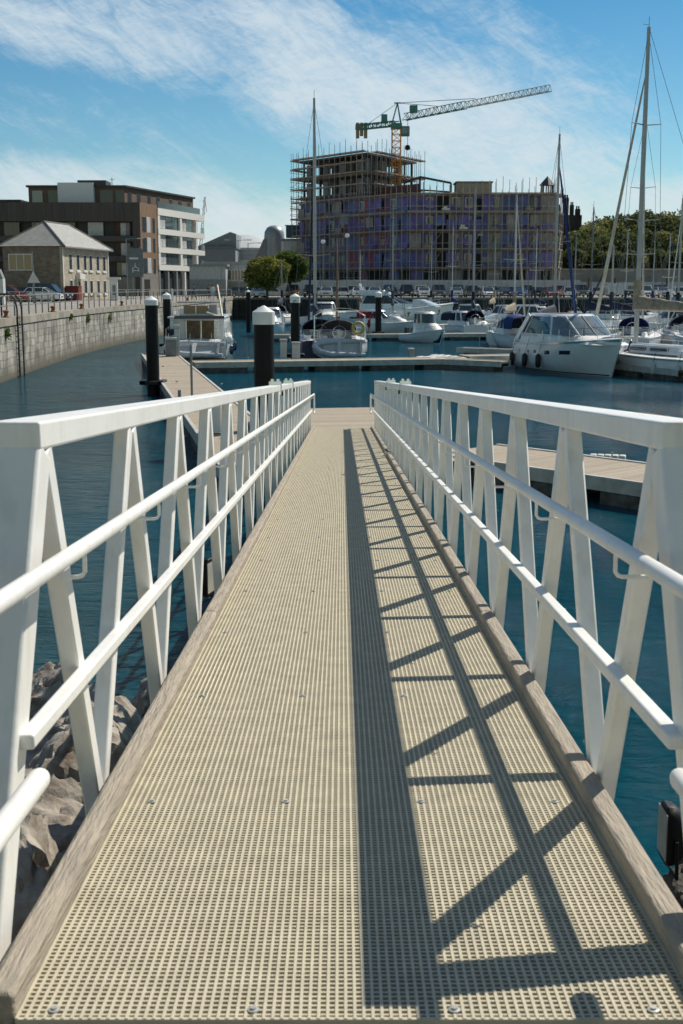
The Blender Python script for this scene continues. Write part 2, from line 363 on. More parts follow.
for i, (x, y, z, r) in enumerate(rocks):
    o = bpy.data.objects.new('boulder', RM[i % 5]); COL.objects.link(o); o.location = (x,y,z)
    o.scale = (r*rr.uniform(.9,1.25), r*rr.uniform(.9,1.2), r*rr.uniform(.75,1.0)); o.rotation_euler = (rr.uniform(0,6),rr.uniform(0,6),rr.uniform(0,6))
    if i == 0: o.scale = (.66,.6,.62); 
    lab = ['large flat faced grey boulder under the left side of the gangway'][0] if i == 0 else 'rough brown grey boulder of the rock slope left of the gangway'
    tag(o, lab, 'boulder', 'boulders of the rock slope left of the gangway')
for i, (x, y, z, r) in enumerate([(2.35,7.3,.95,.34),(2.0,6.15,1.25,.30),(2.75,8.2,.5,.4),(1.75,5.0,1.6,.34),(2.5,6.2,1.2,.4),(2.1,6.9,.75,.3),(2.2,4.4,1.9,.45)]):
    o = bpy.data.objects.new('boulder', RMD[i % 3]); COL.objects.link(o); o.location = (x,y,z)
    o.scale = (r*rr.uniform(.9,1.2), r*rr.uniform(.9,1.2), r*.8); o.rotation_euler = (rr.uniform(0,6),rr.uniform(0,6),rr.uniform(0,6))
    tag(o, 'dark weedy boulder beside the floodlight right of the gangway', 'boulder', 'dark boulders right of the gangway')
# bank of rubble under the rocks
mb = MB(); nxg, nyg = 24, 24; 
for j in range(nyg+1):
    for i in range(nxg+1):
        x = -9+18*i/nxg; y = -4+18*j/nyg
        sh = 11.8 if x < -1 else max(6.5, 11.8-(x+1)*1.0)
        z = 2.75-max(0, (y-2.2))*2.9/(sh-2.2)
        z = max(z, -1.2)+.18*noise.noise(Vector((x,y,0))*1.7)-.25
        mb.v.append((x,y,z))
for j in range(nyg):
    for i in range(nxg): a = j*(nxg+1)+i; mb.f.append((a,a+1,a+nxg+2,a+nxg+1))
tag(mb.build('rubble_bank', ROCKD), kind='structure')

def floodlight(p, rz, s, lab):
    t = tag(empty('floodlight', p, rz), lab, 'floodlight', 'black floodlights along the outside of the gangway')
    m_ = MB()
    secs = []
    for y, w, h in ((0,.5,.5),(.02,.52,.52),(.10,.50,.50),(.22,.34,.36),(.30,.16,.18)):
        secs.append([(x*w*s*1.0, y*s*1.2, z*h*s*1.5) for x, z in ((-.36,-.5),(.36,-.5),(.47,-.44),(.5,-.3),(.5,.2),(.42,.38),(.22,.5),(-.22,.5),(-.42,.38),(-.5,.2),(-.5,-.3),(-.47,-.44))])
    m_.loft(secs, True); m_.build('housing', BLACK, t)
    MB().box(-.21*s,.21*s,-.014*s,-.002*s,-.31*s,.31*s).build('lens', mat('dusty_glass',(.55,.52,.44),.25), t)
    MB().tube([(-.30*s,.1*s,0),(-.30*s,.12*s,-.5*s),(.30*s,.12*s,-.5*s),(.30*s,.1*s,0)], .025*s, 6).build('bracket', BLACK, t)
    return t
pr = at(663, 832, 6.3); floodlight(pr, R(-90), .42, 'black floodlight standing on the rocks right of the gangway')
for px, py, Y, lab in ((211,577,8.9,'nearest black floodlight fixed outside the left truss'), (386,457,22,'small black floodlight low outside the right truss'), ):
    floodlight(at(px, py, Y), R(75 if px<300 else -75), .36, lab)

# ------------------------------------------------------------------ WATER, GROUND
m = bpy.data.materials.new('harbour_water'); N, L, P = nt(m)
tc = N.new('ShaderNodeTexCoord')
P.inputs['Roughness'].default_value = .06; P.inputs['IOR'].default_value = 1.19
def noise_node(sc, strv, det, rough=.5, dist=0):
    mp = N.new('ShaderNodeMapping'); mp.inputs['Scale'].default_value = strv; mp.inputs['Rotation'].default_value = (0,0,R(18)); L.new(tc.outputs['Object'], mp.inputs[0])
    z = N.new('ShaderNodeTexNoise'); z.inputs['Scale'].default_value = sc; z.inputs['Detail'].default_value = det; z.inputs['Roughness'].default_value = rough; z.inputs['Distortion'].default_value = dist
    L.new(mp.outputs[0], z.inputs['Vector']); return z
a = noise_node(2.6, (1,1.7,1), 7, .66, .4); b_ = noise_node(.35, (1,1.5,1), 3); c_ = noise_node(.95, (1,2.0,1), 5, .6, .6)
sm = N.new('ShaderNodeMath'); sm.operation = 'MULTIPLY_ADD'; sm.inputs[1].default_value = 1.1; L.new(b_.outputs['Fac'], sm.inputs[0]); L.new(a.outputs['Fac'], sm.inputs[2]); s2 = N.new('ShaderNodeMath'); s2.operation = 'MULTIPLY_ADD'; s2.inputs[1].default_value = 1.5; L.new(c_.outputs['Fac'], s2.inputs[0]); L.new(sm.outputs[0], s2.inputs[2]); sm = s2
cal = noise_node(.035, (1,2.2,1), 2)
crp = N.new('ShaderNodeMapRange'); crp.inputs[1].default_value = .35; crp.inputs[2].default_value = .65; crp.inputs[3].default_value = .5; crp.inputs[4].default_value = 1.0; L.new(cal.outputs['Fac'], crp.inputs[0])
bp = N.new('ShaderNodeBump'); bp.inputs['Distance'].default_value = .24; L.new(crp.outputs[0], bp.inputs['Strength']); L.new(sm.outputs[0], bp.inputs['Height']); L.new(bp.outputs[0], P.inputs['Normal'])
P.inputs['Specular Tint'].default_value = (.6,.88,1,1); cr = N.new('ShaderNodeValToRGB'); cr.color_ramp.elements[0].color = (.0,.046,.074,1); cr.color_ramp.elements[1].color = (.001,.080,.116,1); L.new(b_.outputs['Fac'], cr.inputs[0]); L.new(cr.outputs[0], P.inputs['Base Color'])
P.inputs['Specular IOR Level'].default_value = .5
WATER = m
tag(MB().add([(-300,-60,0),(400,-60,0),(400,1800,0),(-300,1800,0)], [(0,1,2,3)]).build('water', WATER, smooth=0), kind='structure')
# quay line (left): points along the foot of the wall
QL = [(-14.5,30),(-15.3,45),(-16.2,58.5),(-16.9,70),(-17.5,82),(-17.6,95),(-17.0,112),(-16.2,130),(-15.6,150),(-15.2,176)]
QZ = 2.95
land = MB()
poly = [(x-.02,y) for x,y in QL]+[(-15.2,176.3),(90,176.3),(900,176.3),(900,1700),(-1200,1700),(-1200,30)]
poly = poly[::-1] if False else poly
land.add([(x,y,QZ) for x,y in poly], [tuple(range(len(poly)))])
tag(land.build('ground', mat('quayside_paving', (.30,.28,.25), .9, var=.15, scale=.4, bump=.2), smooth=0), kind='structure')
# left wall
def strip(pts, off0, off1, z0, z1):
    m_ = MB(); P_ = [Vector((x,y,0)) for x,y in pts]; n = []
    for i in range(len(P_)):
        d = (P_[min(i+1,len(P_)-1)]-P_[max(i-1,0)]).normalized(); n.append(Vector((d.y,-d.x,0)))
    secs = []
    for p, q in zip(P_, n):
        a_, b2 = p+q*off0, p+q*off1
        secs.append([(a_.x,a_.y,z0),(b2.x,b2.y,z0),(b2.x,b2.y,z1),(a_.x,a_.y,z1)])
    m_.loft(secs, True); return m_
def dense(pts, step=1.5):
    out = []
    for (x0,y0),(x1,y1) in zip(pts, pts[1:]):
        n = max(1, int(math.hypot(x1-x0,y1-y0)/step))
        for k in range(n): out.append((x0+(x1-x0)*k/n, y0+(y1-y0)*k/n))
    return out+[pts[-1]]
QD = dense(QL)
qw = tag(empty('quay_wall', (-16.2,58.5,0)), 'old pale stone quay wall running along the left side of the basin', 'wall')
def under(o, par):
    o.parent = par; o.location = -par.location if o.location.length == 0 else o.location-par.location; return o
under(strip(QD, -.8, 0, -2, 2.62).build('wall_face', QUAYM), qw)
under(strip(QD, -.85, .06, 2.623, 3.0).build('coping', mat('coping_stone', (.40,.36,.30), .9, scale=.8, bump=.5, col2=(.18,.16,.13))), qw)
# far wall
fq = tag(empty('quay_wall', (20,176,0)), 'dark stone quay wall below the car park across the basin', 'wall')
under(MB().box(-15.2,140,176.0,177,-2,2.70).build('wall_face', FQUAY), fq)
under(MB().box(-15.2,140,175.93,177.1,2.703,2.98).build('coping', mat('far_coping', (.30,.28,.25), .9)), fq)
under(MB().box(-15.1,-14.5,175.6,176.1,-1,2.7).build('buttress', FQUAY), fq)
# rail along the left quay, in runs of ten posts
def pt_along(pts, dist):
    acc = 0
    for (x0,y0),(x1,y1) in zip(pts, pts[1:]):
        l = math.hypot(x1-x0,y1-y0)
        if acc+l >= dist: t = (dist-acc)/l; return Vector((x0+(x1-x0)*t, y0+(y1-y0)*t, 0)), Vector(((x1-x0)/l,(y1-y0)/l,0))
        acc += l
    return Vector((*pts[-1],0)), Vector((0,1,0))
RAILM = mat('galvanised_rail', (.20,.20,.19), .6, metal=.2, var=.2)
rt = tag(empty('quay_railing', (-16.6,60,3.0)), 'grey tubular safety railing along the top of the left quay wall', 'railing')
P0 = []
for k in range(62):
    p, d = pt_along(QL, 22+k*2.0); q = p-Vector((d.y,-d.x,0))*.5; P0.append(q)
    under(MB().tube([(q.x,q.y,3.0),(q.x,q.y,4.05)], .038, 6).build('rail_post', RAILM), rt)
for h in (4.05, 3.55): under(MB().tube([(q.x,q.y,h) for q in P0], .03, 6).build('rail_bar', RAILM), rt)
# far quay rail
rt2 = tag(empty('quay_railing', (-14,150,3.0)), 'pale railing at the corner of the quay beyond the moored motor yacht', 'railing')
for k in range(12):
    x = -15+k*-1.6; under(MB().tube([(x,172,2.95),(x,172,4.05)], .04, 6).build('rail_post', WHITE), rt2)
under(MB().tube([(-15,172,4.05),(-32.6,172,4.05)], .035, 6).build('rail_bar', WHITE), rt2)
# rusty mooring boxes and ladder, weeds
for i, px in enumerate((12, 57, 85, 125, 190)):
    p = min((pt_along(QL, 20+.5*k)[0] for k in range(260)), key=lambda q: abs(341.5+q.x/(q.y*cos(PITCH)+.27)*F-px))
    t = tag(empty('mooring_bollard', (p.x-.25, p.y, 3.0)), 'rusty iron mooring bollard on the edge of the left quay', 'bollard', 'rusty mooring bollards on the left quay')
    MB().lathe([(.0,0),(.17,0),(.14,.06),(.10,.10),(.09,.22),(.15,.26),(.15,.33),(.09,.37),(0,.38)], (0,0,0), 14).build('bollard_body', RUST, t)
    MB().box(-.2,.2,-.2,.2,-.003,.03).build('base_plate', RUST, t)
lp = min((pt_along(QL, 20+.2*k)[0] for k in range(300)), key=lambda q: abs(341.5+q.x/(q.y*cos(PITCH)+.27)*F-17))
ld = tag(empty('quay_ladder', (lp.x, lp.y, 0)), 'black steel ladder hanging down the quay wall with looped grab rails', 'ladder')
LM = mat('wet_ladder', (.03,.03,.032), .6)
for dy in (-.45,.45):
    MB().tube([(-.9,dy,3.0),(-.9,dy,3.95),(-.65,dy,4.15),(-.2,dy,4.15),(.05,dy,3.9),(.13,dy,3.4),(.13,dy,-.6)], .045, 8).build('stile', LM, ld, smooth=60)
for k in range(11): MB().tube([(.13,-.45,.15+k*.29),(.13,.45,.15+k*.29)], .02, 6).build('rung', LM, ld)
def leafcloud(n, fn, size, seed=1, squash=.7):
    """n leaf-sized faces at points given by fn(rnd)"""
    rnd = random.Random(seed); m_ = MB(); V = []; Fc = []
    for _ in range(n):
        p = fn(rnd); a = Vector((rnd.gauss(0,1),rnd.gauss(0,1),rnd.gauss(0,1)*squash)).normalized(); b2 = a.cross(Vector((rnd.gauss(0,1),rnd.gauss(0,1),rnd.gauss(0,1)))).normalized()
        s_ = size*rnd.uniform(.6,1.4); k = len(V)
        V += [tuple(p-a*s_),tuple(p+b2*s_*.55),tuple(p+a*s_),tuple(p-b2*s_*.55)]; Fc.append((k,k+1,k+2,k+3))
    m_.v = V; m_.f = Fc; return m_
for i, (px, zz, sz) in enumerate(((86,2.35,.30),(108,2.2,.40),(157,2.9,.5),(152,2.9,.4),(70,2.6,.2),(4,2.3,.3))):
    p = min((pt_along(QL, 20+.5*k)[0] for k in range(260)), key=lambda q: abs(341.5+q.x/(q.y*cos(PITCH)+.27)*F-px))
    o = leafcloud(170, lambda r: Vector((abs(r.gauss(0,.08)), r.gauss(0,sz*.45), r.gauss(0,sz*.45))), .06, i).build('wall_plant', LEAF1, loc=(p.x+.05,p.y,zz), smooth=0)
    tag(o, 'small green weed tuft growing from a joint of the old quay wall', 'plant', 'weeds growing on the quay wall')

# ------------------------------------------------------------------ PONTOONS
PN = [0]
def pontoon(lab, a, b, w, z=None, group=None, piece=3.0, floats=True, m=None):
    """a floating walkway from a to b (x, y), width w"""
    PN[0] += 1; z = .545+.004*(PN[0] % 5)
    A = Vector((*a,0)); B = Vector((*b,0)); d = (B-A); Ln = d.length; ang = math.atan2(d.y, d.x)
    t = tag(empty('pontoon', (A.x,A.y,0), ang), lab, 'pontoon', group)
    MB().box(0, Ln, -w/2+.12, w/2-.12, z-.10, z).build('decking', m or DECKB, t)
    for s_ in (-1,1):
        y0, y1 = sorted((s_*w/2, s_*(w/2-.117))); MB().box(-.02, Ln+.02, y0, y1, z-.28, z+.03).build('edge_beam', PEDGE, t, bevel=.015)
    MB().box(.05, Ln-.05, -w/2+.14, w/2-.14, z-.26, z-.103).build('frame', RUB, t)
    if floats:
        n = max(1, int(Ln/piece))
        for k in range(n):
            c = (k+.5)*Ln/n; MB().box(c-Ln/n*.40, c+Ln/n*.40, -w/2+.02, w/2-.02, -.35, z-.285).build('float', FLOATM, t, bevel=.03)
    return t
DECKB = plank_mat('pontoon_boards_cross', R(90), (.52,.44,.335), (.22,.18,.135))
pontoon('timber decked pontoon walkway running from the gangway foot to the left quay side', (-1.75, 28), (-11.0, 75.2), 2.15)
pontoon('wide timber landing pontoon under the foot of the gangway', (1.35, 28.3), (-.75, 41.2), 4.2, piece=3.5)
pontoon('timber pontoon leading away to the right behind the gangway rail', (3.05, 30.65), (9.2, 23.6), 2.6, piece=4)
pontoon('long pale pontoon crossing the basin in front of the sailing yachts', (-7.9, 66.6), (7.0, 70.2), 2.0)
pontoon('pontoon section continuing toward the white motor cruiser', (7.2, 72.8), (13.2, 74.3), 1.9)
pontoon('long pontoon crossing the middle of the marina behind the workboat', (-7, 104), (15.0, 108), 2.0)
pontoon('far pontoon serving the large flybridge yacht', (1, 133), (42, 133), 2.0)
pontoon('narrow finger pontoon beside the jet ski floats', (5.6, 69.5), (8.8, 67.0), 1.1)
pontoon('short finger pontoon near the stern of the white motor cruiser', (7.8, 82), (12.0, 79), 1.0)
pontoon('finger pontoon between the motor cruiser and the big sailing yacht', (16.6, 60.2), (13.4, 68.8), 1.0)
pontoon('walkway pontoon behind the big sailing yacht on the right', (12.0, 75), (34, 86), 2.2)
pontoon('distant pontoon on the right between two rows of masts', (14, 112), (44, 112), 1.8)
# jet dock: two rounded ribbed plastic floats
for i, (px, py) in enumerate(((439,366),(453,364))):
    p = on(px, py, .1)
    t = tag(empty('drive_on_float', p, R(-38)), ['nearer ramped white plastic drive-on float beside the pontoon','further ramped white plastic drive-on float beside the pontoon'][i], 'float')
    for k in range(7):
        x = -1.5+k*.45; h = .12+.42*(1-(k/6-.15)**2)
        m_ = MB(); m_.loft([[(x,y,.0),(x+.40,y,.0),(x+.40,y,h*(1-abs(y)*.45)),(x,y,(h-.03)*(1-abs(y)*.45))] for y in (-.65,-.5,0,.5,.65)], True); m_.build('float_segment', mat('float_plastic',(.62,.62,.6),.5), t, bevel=.03)
# ribbed mooring float by the right pontoon
p = on(607, 459, .05); t = tag(empty('fender_float', p, R(-18)), 'grey ribbed float lying in the water beyond the right pontoon', 'float')
for k in range(5): MB().box(-.45+k*.19, -.28+k*.19, -.14, .14, -.1, .12).build('float_rib', LGREY, t, bevel=.03)
# piles
CAPM = mat('white_cap', (.78,.80,.80), .4, var=.04)
def pile(px, pytop, Y, r, lab, zb=-1.2, caph=.48, collar=None):
    tp = at(px, pytop, Y); zt = tp.z
    t = tag(empty('mooring_pile', (tp.x, Y, 0)), lab, 'pile', 'black steel mooring piles with white caps')
    MB().lathe([(0,-2.0),(r,-2.0),(r,zt-caph),(0,zt-caph)], n=28).build('shaft', BLACK, t)
    MB().lathe([(r*1.02,zt-caph-.02),(r*1.10,zt-caph-.02),(r*1.10,zt-r*.62),(r*1.04,zt-r*.58),(.03,zt),(0,zt)], n=28).build('cap', CAPM, t, smooth=25)
    if collar is not None:
        for s_ in ((-1,0),(1,0),(0,-1),(0,1)):
            x = s_[0]*(r+.12); y = s_[1]*(r+.12)
            MB().box(x-.12 if s_[0] else -r-.25, x+.12 if s_[0] else r+.25, y-.12 if s_[1] else -r-.25+.01, y+.12 if s_[1] else r+.25-.01, collar-.08+(.01 if s_[0] else 0), collar+.08+(.01 if s_[0] else 0)).build('guide_collar', RUB, t, bevel=.02)
    return t
pile(263.5, 305.5, 35.0, .285, 'big black mooring pile with conical white cap right beside the gangway foot', collar=.62, caph=.50)
pile(151, 296, 52.5, .265, 'black mooring pile with white cap standing clear at the left of the walkway', collar=.55, caph=.36)
pile(166.5, 292.5, 86, .27, 'black mooring pile with white cap at the far end of the left walkway', collar=.55, caph=.42)
pile(295, 293.5, 72, .265, 'black mooring pile with white cap beside the yacht with the spray hood', collar=.62, caph=.5)
for a0_ in (1,):
    tp_ = at(295, 302, 71.67); tag(MB().tube([(tp_.x+.085*cos(a),tp_.y,tp_.z+.085*sin(a)) for a in [R(50+260*i/12) for i in range(13)]], .022, 6).build('cap_mark', NAVY, origin=(tp_.x,tp_.y,tp_.z)), 'small blue C shaped mark on the white cap of the pile beside the yacht', 'mark')
pile(378.5, 291, 107.5, .27, 'black mooring pile with white cap in front of the large flybridge yacht', collar=.62, caph=.5)
pile(248, 290, 125, .22, 'thin dark mooring pile behind the moored motor yacht', caph=.2)
# blue pump box / lockers on pontoons
def locker(px, py, Y, w, h, m_, lab, name='dock_locker', cat='locker'):
    p = at(px, py, Y); p.z = .58
    t = tag(empty(name, p, R(8)), lab, cat)
    MB().box(-w/2,w/2,-w/2,w/2,0,h*.88).build('body', m_, t, bevel=.02); MB().box(-w/2-.03,w/2+.03,-w/2-.03,w/2+.03,h*.885,h).build('lid', LGREY if m_ is not LGREY else PEDGE, t, bevel=.02)
locker(171, 350, 72.2, .62, 1.05, GREYP, 'grey service locker at the end of the left walkway')
locker(177.0, 340, 72.6, .3, 1.75, LGREY, 'slim pale service pedestal at the end of the left walkway', 'service_pedestal', 'pedestal')
locker(283.5, 355, 70, .34, 1.05, LGREY, 'white service pedestal left of the pile on the crossing pontoon', 'service_pedestal', 'pedestal')
locker(296, 355, 69.8, .42, .9, LGREY, 'white service pedestal in front of the pile on the crossing pontoon', 'service_pedestal', 'pedestal')
locker(411, 350, 71, .3, .5, GREYP, 'small dark box on the crossing pontoon left of the drive-on floats')
p = on(216, 432, .58); t = tag(empty('service_pedestal', p), 'white service pedestal seen through the left gangway rail', 'pedestal')
MB().box(-.13,.13,-.13,.13,0,.95).build('body', CAPM, t, bevel=.02); MB().box(-.15,.15,-.15,.15,.953,1.05).build('lid', GREYP, t, bevel=.02)
# walkway posts
for px, pt, pb, z, lab in ((192,345,397,.58,'thin grey steel post standing on the near part of the left walkway'),(180.5,390,437,.58,'short grey post on the outer edge of the left walkway')):
    b0 = on(px, pb, z); tz = at(px, pt, b0.y).z
    t = tag(empty('walkway_post', b0), lab, 'post'); MB().tube([(0,0,0),(0,0,tz-z)], .045, 10).build('post_tube', GREYP, t); MB().box(-.12,.12,-.12,.12,0,.03).build('base_plate', GREYP, t)
for i, (x, y) in enumerate(((-3.2,33),(-5.2,43),(-6.9,52),(-8.9,62),(-4.9,50.5),(-7.2,62),(1.5,39),(4.3,31.5),(6.4,29.2))):
    t = tag(empty('mooring_cleat', (x+.02,y,.585), R(78)), 'small grey mooring cleat on a timber pontoon', 'cleat', 'mooring cleats on the pontoons')
    MB().tube([(-.14,0,.07),(-.09,0,.055),(.09,0,.055),(.14,0,.07)], .016, 8).tube([(-.05,0,0),(-.05,0,.055)], .016, 8).tube([(.05,0,0),(.05,0,.055)], .016, 8).build('horn', GREYP, t)
# ------------------------------------------------------------------ BOATS  (local x: stern 0 -> bow L, z 0 at the waterline)
class Hull:
    def __init__(s, L, B, fs, fb, sw=.85, rake=.9, draft=.35, fine=2.3, sailing=False, wl=.80):
        s.L, s.B, s.fs, s.fb, s.sw, s.rake, s.draft, s.fine, s.wl = L, B, fs, fb, sw, rake, draft, fine, wl; s.sailing = sailing
    def b(s, t):
        if t < .42: k = t/.42; return s.B/2*(s.sw+(1-s.sw)*sin(k*pi/2))
        k = (t-.42)/.58; return s.B/2*max(.012, (1-k**s.fine))
    def z(s, t): return s.fs+(s.fb-s.fs)*t**1.6-(.06*sin(pi*t) if s.sailing else 0)
    def xd(s, t): return t*s.L
    def sec(s, t):
        b = s.b(t); z = s.z(t); k = max(0, (t-.35)/.65)
        bw = b*(s.wl-(.45*k**1.5)); xw = t*(s.L-s.rake)+0
        def p(f, zz, q):  # f along deck->waterline
            return (s.xd(t)*(1-q)+xw*q, f, zz)
        mid = (b*.45+bw*.55)+.10*b*(1-k)
        right = [p(b, z, 0), p(b*.995, z-.10*z, .08), p(b*.75+mid*.25, z*.66, .35), p(mid, z*.33, .7), p(bw, .03, 1), p(bw*.6, -s.draft*.7, 1.02), p(.0, -s.draft, 1.03)]
        left = [(x, -y, zz) for x, y, zz in right[:-1]][::-1]
        return right+left
    def surf(s, t, f):
        """point on the starboard(+y) topside at station t, fraction f of freeboard"""
        q = s.sec(t); pts = q[:5]; z = s.z(t)*f
        for a, b in zip(pts, pts[1:]):
            if a[2] >= z >= b[2]:
                k = (a[2]-z)/max(1e-6, a[2]-b[2]); return Vector(a).lerp(Vector(b), k)
        return Vector(pts[-1])
    def mesh(s, n=22): return MB().loft([s.sec(i/n) for i in range(n+1)], False, True)
    def deck(s, n=22, dz=.02, inset=.97):
        m_ = MB(); secs = []
        for i in range(n+1):
            t = i/n; b = s.b(t)*inset; z = s.z(t)+dz; x = s.xd(t)-(.03 if i == n else 0)
            secs.append([(x,b,z-.05),(x,b*.9,z),(x,0,z+.05*s.B/3),(x,-b*.9,z),(x,-b,z-.05)])
        return m_.loft(secs, False, False)
    def band(s, t0, t1, f0, f1, side=1, off=.012, n=10):
        m_ = MB(); secs = []
        for i in range(n+1):
            t = t0+(t1-t0)*i/n; a = s.surf(t, f1); b = s.surf(t, f0)
            pts = [a+Vector((0,off,0)), b+Vector((0,off,0)), b+Vector((0,-off,0)), a+Vector((0,-off,0))]
            secs.append([(q.x, q.y*side, q.z) for q in pts])
        return m_.loft(secs, True)
    def edge(s, t, side=1, dz=0, inset=1): return Vector((s.xd(t), s.b(t)*side*inset, s.z(t)+dz))
def house(x0, x1, z0, z1, w0, w1, rb, rf, taper=.85, crown=.06, front_w=None, n=8):
    """deck house: x0..x1 at z0, raked rb at the back and rf at the front, half widths w0 (base) to w1 (top)"""
    fwid = front_w if front_w is not None else 1
    m_ = MB(); secs = []
    for j in range(n+1):
        k = j/n; z = z0+(z1-z0)*k; a = x0+rb*k; b = x1-rf*k; w = w0+(w1-w0)*k
        ring = [(a,-w*.96,z),(a+.05,-w,z),((a+b)/2+.12*(b-a),-w,z),(b-.16*(b-a),-w*(.55+.45*fwid),z),(b-.03*(b-a),-w*.62*fwid,z),(b,-w*.25*fwid,z)]
        ring = ring+[(x,-y,zz) for x,y,zz in ring[::-1]]
        secs.append(ring)
    m_.loft(secs, True)
    return m_
def rails(h, t0, t1, ht, par, m_=CHROME, n=7, r=.014, sides=(-1,1), bow=True):
    for s_ in sides:
        pts = [h.edge(t0+(t1-t0)*i/n, s_, ht, .95) for i in range(n+1)]
        mb = MB().tube([h.edge(t0, s_, .02, .95)]+pts+([Vector((h.L+.05,0,h.fb+ht))] if bow else []), r, 6)
        mb.tube([p-Vector((0,0,ht*.45)) for p in pts], r*.7, 5)
        for i in range(n+1): mb.tube([pts[i]-Vector((0,0,ht-.02)), pts[i]], r*.9, 5)
        mb.build('guard_rail', m_, par)
def fenders(h, par, ts, side, m_=RUB, r=.14, ln=.62, f=.75):
    for t in ts:
        p = h.surf(t, f); y = (p.y+r+.02)*side
        mb = MB().lathe([(0,0),(r*.5,-.03),(r,-.14),(r,-ln+.12),(r*.5,-ln),(0,-ln-.01)], (p.x,y,p.z), 12); o = mb.build('fender', m_, par)
        MB().tube([(p.x,y,p.z-.02), tuple(h.edge(t, side, .3, .95))], .012, 5).build('fender_line', RUB, o)
def place(name, lab, cat, stern, bow_dir, group=None):
    a = math.atan2(bow_dir[1], bow_dir[0]); t = empty(name, (stern[0], stern[1], 0), a); tag(t, lab, cat, group); return t
HULLW = GEL

# --- the white hardtop motor cruiser on the right (bow towards us)
def cruiser():
    L = 9.5; st = Vector((11.2,71.4)); bw = Vector((13.95,62.4)); d = (bw-st).normalized()
    t = place('motor_cruiser', 'white hardtop motor cruiser with raked windscreen and three black fenders, bow to the right', 'motor boat', st, d)
    h = Hull(L, 3.5, 1.45, 1.95, .88, .95, .4, 2.5)
    hu = h.mesh().build('hull', GEL, t, smooth=50)
    h.deck().build('deck', GEL2, t)
    for s_ in (-1,1):
        h.band(0,.995,.93,.985,s_,.03,16).build('rub_rail', CHROME, t)
        h.band(.0,.99,.0,.05,s_,.006,16).build('boot_stripe', DBLUE, t)
        for a,b2,f0,f1 in ((.63,.72,.60,.72),(.48,.535,.60,.72),(.34,.37,.63,.74),(.24,.27,.63,.74),(.10,.13,.66,.76)):
            h.band(a,b2,f0,f1,s_,.014,3).build('hull_window', GLASS, t)
    MB().box(-.75,.0,-1.45,1.45,.22,.34).build('swim_platform', GEL2, t, bevel=.04)
    # coach roof: rises from the foredeck to the screen
    house(4.7, 9.2, 1.62, 2.12, 1.25, 1.05, 0, 2.9, front_w=.8).build('coach_roof', GEL2, t, smooth=50)
    house(.9, 6.6, 1.40, 2.0, 1.58, 1.50, .1, .2).build('cabin_side', GEL, t, smooth=50)
    g = house(1.5, 6.95, 1.98, 2.98, 1.46, 1.22, .35, 1.75, front_w=.86).build('cabin_glass', SGLASS, t, smooth=50)
    house(1.3, 5.25, 2.93, 3.08, 1.26, 1.12, .1, .3, front_w=.9).build('hardtop', GEL, t, smooth=50)
    MB().box(2.0,4.2,-.72,.72,3.082,3.10).build('sunroof', mat('brown_fabric',(.10,.06,.045),.8), t)
    for s_ in (-1,1):
        for xa,xb in ((6.85,5.1),(4.6,4.2),(1.4,2.0)):
            MB().beam((xa,s_*(1.45 if xa<6 else .92),1.98),(xb,s_*(1.24 if xa<6 else .9),2.99),.12 if xa<6 else .07,.07).build('roof_pillar', GEL, t, bevel=.02)
        MB().loft([[(x,s_*(1.48),2.0),(x,s_*1.40,2.0+z)] for x,z in ((4.55,.05),(3.6,.62),(2.5,.80),(1.9,.78))],False,False).build('side_window', GLASS, t)
        MB().beam((.2,s_*1.5,1.45),(1.6,s_*1.3,3.0),.09,.28).build('arch_leg', GEL, t, bevel=.02)
    for y0 in (-.42,.42): MB().tube([(6.75,y0*1.5,2.05),(6.05,y0*.7,2.6)], .018, 5).build('wiper', RUB, t)
    MB().beam((6.95,0,2.0),(5.2,0,3.0),.04,.04).build('screen_mullion', RUB, t)
    rails(h, .42, .97, .62, t, n=6)
    MB().box(9.75,10.35,-.07,.07,1.99,2.05).lathe([(0,0),(.1,0),(.1,.05),(0,.05)],(10.3,0,1.86),10,'Y').build('bow_roller', CHROME, t)
    MB().tube([(10.35,0,1.9),(10.1,0,1.45),(10.0,.16,1.38)], .04, 6).tube([(10.1,0,1.45),(10.0,-.16,1.38)], .04, 6).build('anchor', BLACK, t)
    fenders(h, t, (.04,.25,.44), -1, RUB, .15, .75, .62); 
    MB().side([(-.1,1.6),(.7,1.6),(1.6,2.9),(1.0,2.95)], -1.25, 1.25).build('cockpit_canopy', DBLUE, t)
    MB().tube([(1.6,.5,3.05),(1.4,.5,4.3)], .015, 5).build('aerial', ALUW, t)
    return t
cruiser()

